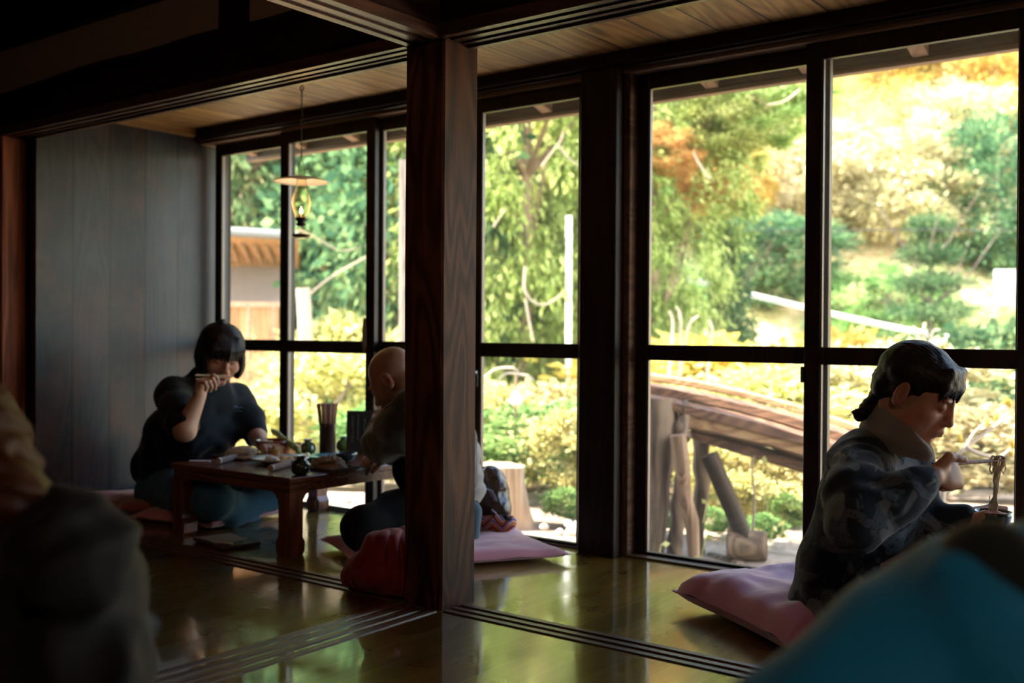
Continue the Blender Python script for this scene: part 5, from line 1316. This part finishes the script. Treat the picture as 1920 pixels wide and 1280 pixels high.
for i, (pts, lb) in enumerate((([(1255, 645), (1262, 610), (1255, 582)], ''), ([(1275, 645), (1290, 615), (1310, 592)], ''), ([(1272, 645), (1276, 600), (1268, 575)], ''), ([(1325, 645), (1335, 620), (1328, 600)], ''), ([(1435, 645), (1440, 622), (1448, 610)], ''), ([(1730, 655), (1722, 630), (1712, 612)], ''), ([(1738, 655), (1745, 630), (1762, 618)], ''), ([(1735, 655), (1733, 620), (1736, 605)], ''))):
    limbs('cut_stem', 'pale cut-back stem showing above the window rail', 'stem', [([(x, y) if k else (x, y+60) for k, (x, y) in enumerate(pts)], 9.5, .018, .009)], m_bark_p, 'cut-back stems outside the right windows')
# plumes of dry grass
for i, pts in enumerate(([(895, 735), (905, 712), (930, 692), (962, 690)], [(900, 745), (930, 720), (950, 700), (990, 705)], [(1015, 775), (1030, 758), (1050, 750), (1062, 748)], [(980, 800), (995, 788), (1010, 783), (1022, 790)], [(1330, 700), (1328, 690), (1332, 672), (1336, 664)])):
    x0, y0 = pts[0]; o = limbs('plume_grass', 'arching pale plume of dry grass', 'grass plume', [([(x0-8, y0+190), (x0-6, y0+70)]+[pts[0]], 8.5, .006, .007), (pts, 8.5, .005, .014), ([pts[-1], (pts[-1][0]+12, pts[-1][1]+8)], 8.5, .014, .003)], m_bark_p, 'plumes of dry grass in the yard')
# small lantern on a rod
q0 = foot(958, 7.8); q1 = at(966, 762, 7.8)
ls_ = MB().tube([q0, (q0+q1)/2+np.array([.02, 0, 0]), at(968, 700, 7.8)], .009, 7).build('garden_lantern', m_bark_d); tag(ls_, 'small glass lantern hanging from a rod in the yard', 'lantern')
MB().lathe([(.001, 0), (.035, .0), (.045, .03), (.040, .07), (.020, .10), (.001, .11)], at(968, 760, 7.75), 16).build('lantern_glass', m_white, ls_)
# tree stump
sb = foot(935, 6.95); sb[2] = GZ
def stp(u, v):
    a = u*2*math.pi; r = .175*(1+.12*math.sin(3*a+1)+.07*math.sin(7*a+v*2)+.28*(1-v)**2*(1+.7*math.sin(5*a)))
    return sb+np.array([math.cos(a)*r, math.sin(a)*r, -.05+v*.44])
st = MB().grid(stp, 40, 12, True); st.add([stp(i/40, 1)+np.array([0, 0, 0]) for i in range(40)]+[sb+np.array([0, 0, .40])], [(i, (i+1) % 40, 40) for i in range(40)])
st = st.build('tree_stump', wood('stump_wood', (.26, .17, .10), (.56, .42, .28), 'Z', rough=.85, knots=False, bstr=.8)); tag(st, 'broad pale tree stump in the yard behind the brown bag', 'stump')
# stones
def stone(px, py, r, label, flat=.6, seed=1, mat=None):
    c = hit(px, py, 2, GZ+.02); s = SDF(); s.ell(c+[0, 0, r*.3], [r, r*.8, r*flat], Rz(seed))
    o = s.mesh('stone', r/9, mat or plain('stone_%d' % 1, (.55, .50, .45), .9, bump=.5, bscale=30), disp=lambda P: r*.16*vnoise(P, 1.2/r, seed)); return tag(o, label, 'stone', 'stones by the veranda edge')
m_stone = plain('pale_stone', (.55, .50, .45), .9, bump=.5, bscale=30)
for i, (px, py, r) in enumerate(((1075, 1000, .05), (1092, 990, .06), (1068, 985, .04), (1096, 1010, .045), (1050, 1002, .035), (1078, 978, .05), (1102, 996, .04), (1020, 990, .03), (760, 955, .05), (650, 940, .05))):
    stone(px, py, r, 'rounded pale stone on the bare ground at the veranda edge', .7, i, m_stone)
# ---- rack of split logs and long planks outside the right windows
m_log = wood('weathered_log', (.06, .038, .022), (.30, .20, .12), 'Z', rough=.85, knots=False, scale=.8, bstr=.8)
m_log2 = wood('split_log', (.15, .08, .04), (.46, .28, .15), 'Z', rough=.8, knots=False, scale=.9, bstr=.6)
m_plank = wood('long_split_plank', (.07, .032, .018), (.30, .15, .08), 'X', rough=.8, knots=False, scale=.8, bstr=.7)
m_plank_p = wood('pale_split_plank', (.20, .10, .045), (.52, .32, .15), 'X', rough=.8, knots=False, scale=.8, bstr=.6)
def logpost(tp, bt_, d, r0, r1, mat, label, name='log_post', seed=1, flat=.75):
    a = at(*tp, d); b = at(*bt_, d); n = 9; pts = []
    g = random.Random(seed)
    for i in range(n):
        u = i/(n-1); pts.append(a+(b-a)*u+np.array([g.uniform(-1, 1), g.uniform(-1, 1), 0])*.012)
    return tag(MB().tube(pts, [r0+(r1-r0)*i/(n-1)*1.0+g.uniform(-.006, .006) for i in range(n)], 11, True, flat).build(name, mat), label, 'log')
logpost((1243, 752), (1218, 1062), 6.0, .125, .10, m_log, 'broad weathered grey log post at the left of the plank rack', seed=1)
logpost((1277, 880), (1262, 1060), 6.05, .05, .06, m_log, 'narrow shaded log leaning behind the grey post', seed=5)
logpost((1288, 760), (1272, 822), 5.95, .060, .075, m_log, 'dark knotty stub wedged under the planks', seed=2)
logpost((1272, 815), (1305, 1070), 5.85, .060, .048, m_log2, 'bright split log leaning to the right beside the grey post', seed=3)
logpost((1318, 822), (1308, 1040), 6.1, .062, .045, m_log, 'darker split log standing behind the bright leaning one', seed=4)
pk = MB().tube([at(1330, 852, 5.9), at(1395, 1005, 5.9)], [.070, .068], 4, True, .75).build('dark_plank', plain('shaded_dark_wood', (.055, .035, .022), .9, bump=.6, bscale=30, var=.4)); tag(pk, 'plank leaning diagonally under the rack, coloured dark for shade', 'plank')  # base colour darkened to paint the shade on the leaning plank
def plank(p0, p1, d0, d1, w, h, mat, label, bow=.0):
    a = at(*p0, d0); b = at(*p1, d1); n = 12; mb = MB(); ax = b-a; ax /= np.linalg.norm(ax); s = np.cross(ax, (0, 0, 1.)); s /= np.linalg.norm(s); u_ = np.cross(s, ax); V = []; rr = random.Random(int(p0[1]))
    for i in range(n):
        u = i/(n-1); c = a+(b-a)*u+u_*bow*math.sin(math.pi*u); hh = h*(1+rr.uniform(-.1, .1)); 
        for x, y in ((-w, -hh*.7), (0, -hh), (w, -hh*.5), (w, hh*.6), (0, hh), (-w, hh*.7)): V.append(c+s*x+u_*y)
    mb.add(V, [(i*6+k, i*6+(k+1) % 6, (i+1)*6+(k+1) % 6, (i+1)*6+k) for i in range(n-1) for k in range(6)]); mb.add(V[:6], [tuple(range(6))]); mb.add(V[-6:], [tuple(range(6))])
    return tag(mb.build('split_plank', mat), label, 'plank')
plank((1180, 700), (1660, 822), 6.3, 5.9, .10, .026, m_plank_p, 'thin pale slab lying topmost on the plank rack', .05)
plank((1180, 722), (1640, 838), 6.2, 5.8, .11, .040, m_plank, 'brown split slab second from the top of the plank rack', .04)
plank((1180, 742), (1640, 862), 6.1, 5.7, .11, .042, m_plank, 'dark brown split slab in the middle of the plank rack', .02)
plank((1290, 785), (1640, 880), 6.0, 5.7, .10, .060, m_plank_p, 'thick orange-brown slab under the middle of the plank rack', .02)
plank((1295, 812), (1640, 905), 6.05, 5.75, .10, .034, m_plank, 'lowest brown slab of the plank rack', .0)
plank((1335, 828), (1640, 918), 6.2, 5.85, .09, .020, m_plank_p, 'pale edge board below the lowest slab', .0)
def logend(px, py, d, L, r, rz, label, mat, seed=1, mn=GZ):
    c = at(px, py, d); ax = Rz(rz)@np.array([1., 0, 0]); 
    return tag(MB().tube([c-ax*L/2, c-ax*L*.2, c+ax*L*.2, c+ax*L/2], [r*.96, r, r*1.02, r*.97], 12).build('firewood_log', mat), label, 'log', None)
logend(1400, 1022, 5.9, .22, .085, .5, 'short thick log lying at the foot of the dark plank', m_log)
logend(1388, 1000, 6.0, .16, .055, 2.3, 'short split piece beside the sawn log', m_log2)
logend(1480, 1050, 6.1, .5, .05, .1, 'pale log lying on the ground left of the woman in the sweater', m_bark_p)
logend(1475, 1012, 6.5, .55, .045, -.2, 'thin brown log lying behind the pale log', m_log2)
logend(1360, 1060, 5.95, .28, .055, -.5, 'small log lying under the diagonal plank', m_log)
# thin climbing stems
limbs('climbing_stem', 'thin pale stem rising in front of the planks', 'stem', [([(1412, 995), (1415, 930), (1410, 880), (1414, 855)], 5.8, .007, .005), ([(1443, 755), (1446, 730), (1442, 712)], 6.8, .008, .006)], m_bark_p)
yl = MB(); gg = random.Random(3)
for (px, py, s_) in ((1432, 872, .055), (1345, 930, .05), (1325, 945, .04), (1443, 925, .06), (1470, 975, .05), (1322, 1010, .05), (1240, 1020, .05), (1478, 730, .07), (1460, 718, .07), (1490, 748, .06), (1300, 1045, .04), (1405, 1080, .03), (1450, 985, .04)):
    c = at(px, py, 5.7); a = gg.uniform(0, 6.28); u_ = RR*math.cos(a)+UU*math.sin(a); v_ = -RR*math.sin(a)+UU*math.cos(a)+WW*.4
    yl.add([c, c+u_*s_*.5+v_*s_*.32, c+u_*s_, c+u_*s_*.5-v_*s_*.32], [(0, 1, 2, 3)])
    yl.tube([c, c-np.array([.01, .02, .10])], .002, 4)
tag(yl.build('creeper', LM['lime']), 'yellow-green creeper leaves scattered over the log rack', 'creeper', kind='stuff')
# budding branches right, beyond the glass
limbs('budding_branch', 'sunlit branch with pale buds beyond the held noodles', 'branch', [([(1770, 905), (1790, 860), (1812, 838), (1850, 810), (1878, 790), (1890, 775), (1886, 758)], 5.2, .012, .006), ([(1812, 838), (1826, 812), (1850, 790)], 5.2, .010, .006), ([(1812, 838), (1835, 850), (1870, 858), (1885, 850), (1900, 838)], 5.15, .012, .008), ([(1770, 905), (1765, 960), (1750, 1100)], 5.2, .012, .016)], m_bark_p)
bd = MB()
for (px, py) in ((1886, 752), (1893, 757), (1868, 782), (1898, 836), (1896, 848), (1720, 800), (1800, 822), (1780, 800), (1850, 788)):
    bd.lathe([(.0005, -.022), (.011, -.008), (.013, .006), (.007, .02), (.0005, .026)], at(px, py, 5.15), 10)
bd.build('buds', LM['gold'], bpy.data.objects['budding_branch'])
# ---- shed beyond the left windows
sd = empty('garden_shed', (0, 0, 0)); tag(sd, 'open-fronted wooden shed beyond the far left windows', 'shed')
m_shed = wood('orange_shed_boards', (.30, .15, .06), (.62, .36, .17), 'Z', .16, 'X', rough=.8)
m_net = plain('dark_net', (.16, .13, .115), .9)
S0 = foot(300, 12.6); e0 = RR*1.; e1 = np.array([WW[0], WW[1], 0.])
def sbx(x0, x1, z0, z1, d0, d1):
    """box standing parallel to the shed front; pixels give its sides at distance d0"""
    a = at(x0, z1, d0); b = at(x1, z0, d0); return a, b
def sbox(mb, xa, xb, ya, yb, d, th_=.05):
    a = at(xa, yb, d); b = at(xb, ya, d); w = e1*th_; V = []
    for z_ in (a[2], b[2]):
        for q in (a[:2], b[:2]):
            V.append((q[0], q[1], z_)); V.append((q[0]+w[0], q[1]+w[1], z_))
    return mb.add(V, [(0, 2, 6, 4), (1, 5, 7, 3), (0, 4, 5, 1), (2, 3, 7, 6), (4, 6, 7, 5), (0, 1, 3, 2)])
sbox(MB(), 300, 522, 566, 860, 13.2).build('board_wall', m_shed, sd)
sbox(MB(), 300, 528, 500, 566, 13.0).build('net_screen', m_net, sd)
mb = MB(); a = at(290, 436, 11.6); b = at(560, 452, 11.6); c_ = at(560, 505, 13.6); d_ = at(290, 505, 13.6)
V = [a, b, c_, d_]; mb.add([p+np.array([0, 0, .0]) for p in V]+[p+np.array([0, 0, .05]) for p in V], [(0, 3, 2, 1), (4, 5, 6, 7), (0, 1, 5, 4), (1, 2, 6, 5), (2, 3, 7, 6), (3, 0, 4, 7)])
mb.build('roof', m_shed, sd)
mb = MB().tube([a+np.array([0, 0, .06]), b+np.array([0, 0, .06])], .055, 10); mb.build('roof_edge', plain('grey_gutter', (.14, .14, .13), .7), sd)
for px in (462, 508): sbox(MB(), px, px+7, 566, 850, 11.9, .06).build('post', m_rafter, sd)
sbox(MB(), 300, 527, 566, 574, 11.9, .05).build('crossbeam', m_rafter, sd)
mb = MB()
for px in range(425, 545, 22): mb.tube([at(px, 492, 12.9), at(px-14, 458, 11.9)], .03, 6)
mb.build('roof_rafters', m_rafter, sd)
# tools by the shed
tg = tag(MB().tube([at(486, 850, 11.), at(500, 760, 11.), at(522, 672, 11.)], [.018, .018, .018], 8).build('broom', m_bark_p), 'broom with a pale handle leaning by the shed', 'broom')
s = SDF(); c = at(492, 735, 11.)
s.ell(c, [.12, .10, .09], k=.03).ell(at(484, 765, 11.), [.09, .08, .12], k=.03)
s.mesh('broom_head', .014, m_net, tg, disp=lambda P: .02*vnoise(P, 18, 3))
s = SDF(); s.ell(at(497, 722, 10.9), [.10, .06, .03], Rz(yaw)); s.mesh('green_cap', .012, plain('green_plastic', (.05, .26, .16), .5), tg)
# birch-like trunk and bare leaning stems in the left windows
limbs('birch_trunk', 'pale mottled trunk beyond the second window', 'trunk', [([(572, 850), (570, 740), (573, 640), (568, 540)], 10.8, .085, .075)], m_bark_p)
limbs('leaning_stem', 'bare pale stems slanting up beyond the second window', 'stem', [([(600, 800), (640, 740), (690, 690)], 10.2, .018, .012), ([(612, 790), (655, 728), (692, 708)], 10.2, .014, .008), ([(560, 850), (590, 810), (620, 770)], 10.2, .016, .014), ([(655, 735), (650, 690), (660, 640)], 10.2, .02, .012), ([(560, 430), (600, 450), (640, 470), (690, 460)], 13., .014, .01), ([(570, 560), (620, 520), (690, 480)], 12., .015, .012)], m_bark_p)
limbs('slim_trunk', 'slim dark trunk beside the pillar in the third window', 'trunk', [([(756, 900), (757, 640), (756, 300)], 10.5, .06, .045)], m_bark)
# ---- road sign, handrail and cables on the slope
sg = at(1888, 538, 24.); ex = RR
sgn = MB(); w2, h2 = .29, .40; base = foot(1891, 24.)
V = [sg+ex*sx*w2+UU*sz*h2+WW*sy*.012 for sy in (-1, 1) for sx, sz in ((-1, -1), (1, -1), (1, 1), (-1, 1))]
sgn.add(V, [(0, 1, 2, 3), (7, 6, 5, 4), (0, 4, 5, 1), (1, 5, 6, 2), (2, 6, 7, 3), (3, 7, 4, 0)])
so = sgn.build('roadside_sign', m_white); tag(so, 'white rectangular sign on a post at the foot of the hillside', 'sign')
MB().tube([base, sg+WW*.04], .03, 8).build('post', m_bark_p, so)
mb = MB(); gl_ = random.Random(8)
for k in range(5):
    z0 = .30-k*.13; V = [sg+ex*(sx*(.20-.03*(k % 2)))+UU*(z0+sz*.018)-WW*.016 for sx, sz in ((-1, -1), (1, -1), (1, 1), (-1, 1))]; mb.add(V, [(0, 1, 2, 3)])
mb.build('faded_lines', plain('faded_grey_print', (.55, .55, .54), .8), so)
rl = limbs('handrail', 'long pale rail sloping down across the foot of the hillside', 'rail', [([(1288, 520), (1500, 572), (1700, 616), (1940, 658)], 15.5, .020, .020), ([(1288, 526), (1500, 578), (1700, 622), (1940, 664)], 15.6, .010, .010)], plain('pale_rail_paint', (.72, .72, .68), .6))
limbs('cable', 'thin black cable strung level across the hillside', 'cable', [([(1380, 431), (1560, 431), (1750, 431), (1940, 433)], 16., .009, .009)], m_black)

# ================================================================== light
w = bpy.data.worlds.new('sky'); SC.world = w; w.use_nodes = True; nt = w.node_tree; nt.nodes.clear()
o_ = nt.nodes.new('ShaderNodeOutputWorld'); bg = nt.nodes.new('ShaderNodeBackground'); sk = nt.nodes.new('ShaderNodeTexSky')
sk.sky_type = 'NISHITA'; sk.sun_disc = False; sk.sun_elevation = math.radians(40); sk.sun_rotation = math.radians(120); sk.air_density = 1.2; sk.dust_density = 1.5
bg.inputs[1].default_value = SKY if 'SKY' in globals() else .22
nt.links.new(sk.outputs[0], bg.inputs[0]); nt.links.new(bg.outputs[0], o_.inputs[0])
sl = bpy.data.lights.new('sun', 'SUN'); sl.energy = SUN; sl.angle = math.radians(.6); sl.color = (1, .93, .80)
so_ = bpy.data.objects.new('sun', sl); COL.objects.link(so_)
sdir = Vector((.80, .50, -.88)).normalized(); so_.rotation_euler = sdir.to_track_quat('-Z', 'Y').to_euler()

for i_, (p_, e_, c_) in enumerate((((.9, -.2, 2.1), 26., (1, .62, .36)), ((-2.6, .6, 2.1), 4., (1, .5, .28)))):
    l_ = bpy.data.lights.new('ceiling_bulb', 'POINT'); l_.energy = e_*ROOM; l_.color = c_; l_.shadow_soft_size = .05
    pl_ = MB().lathe([(.02, .20), (.03, .19), (.12, .10), (.17, .03), (.172, .02), (.165, .03), (.115, .095), (.02, .185)], n=32).build('pendant_lamp', m_enam); pl_.location = (p_[0], p_[1], p_[2]-.05)
    tag(pl_, ('white enamel pendant lamp hanging behind the camera at the right', 'white enamel pendant lamp hanging over the inner room at the left')[i_], 'lamp')
    MB().tube([(0, 0, .19), (0, 0, 2.45-p_[2]+.05)], .004, 6).build('cord', m_black, pl_)
    o_ = bpy.data.objects.new('ceiling_bulb', l_); o_.location = (p_[0], p_[1], p_[2]-.06); COL.objects.link(o_)
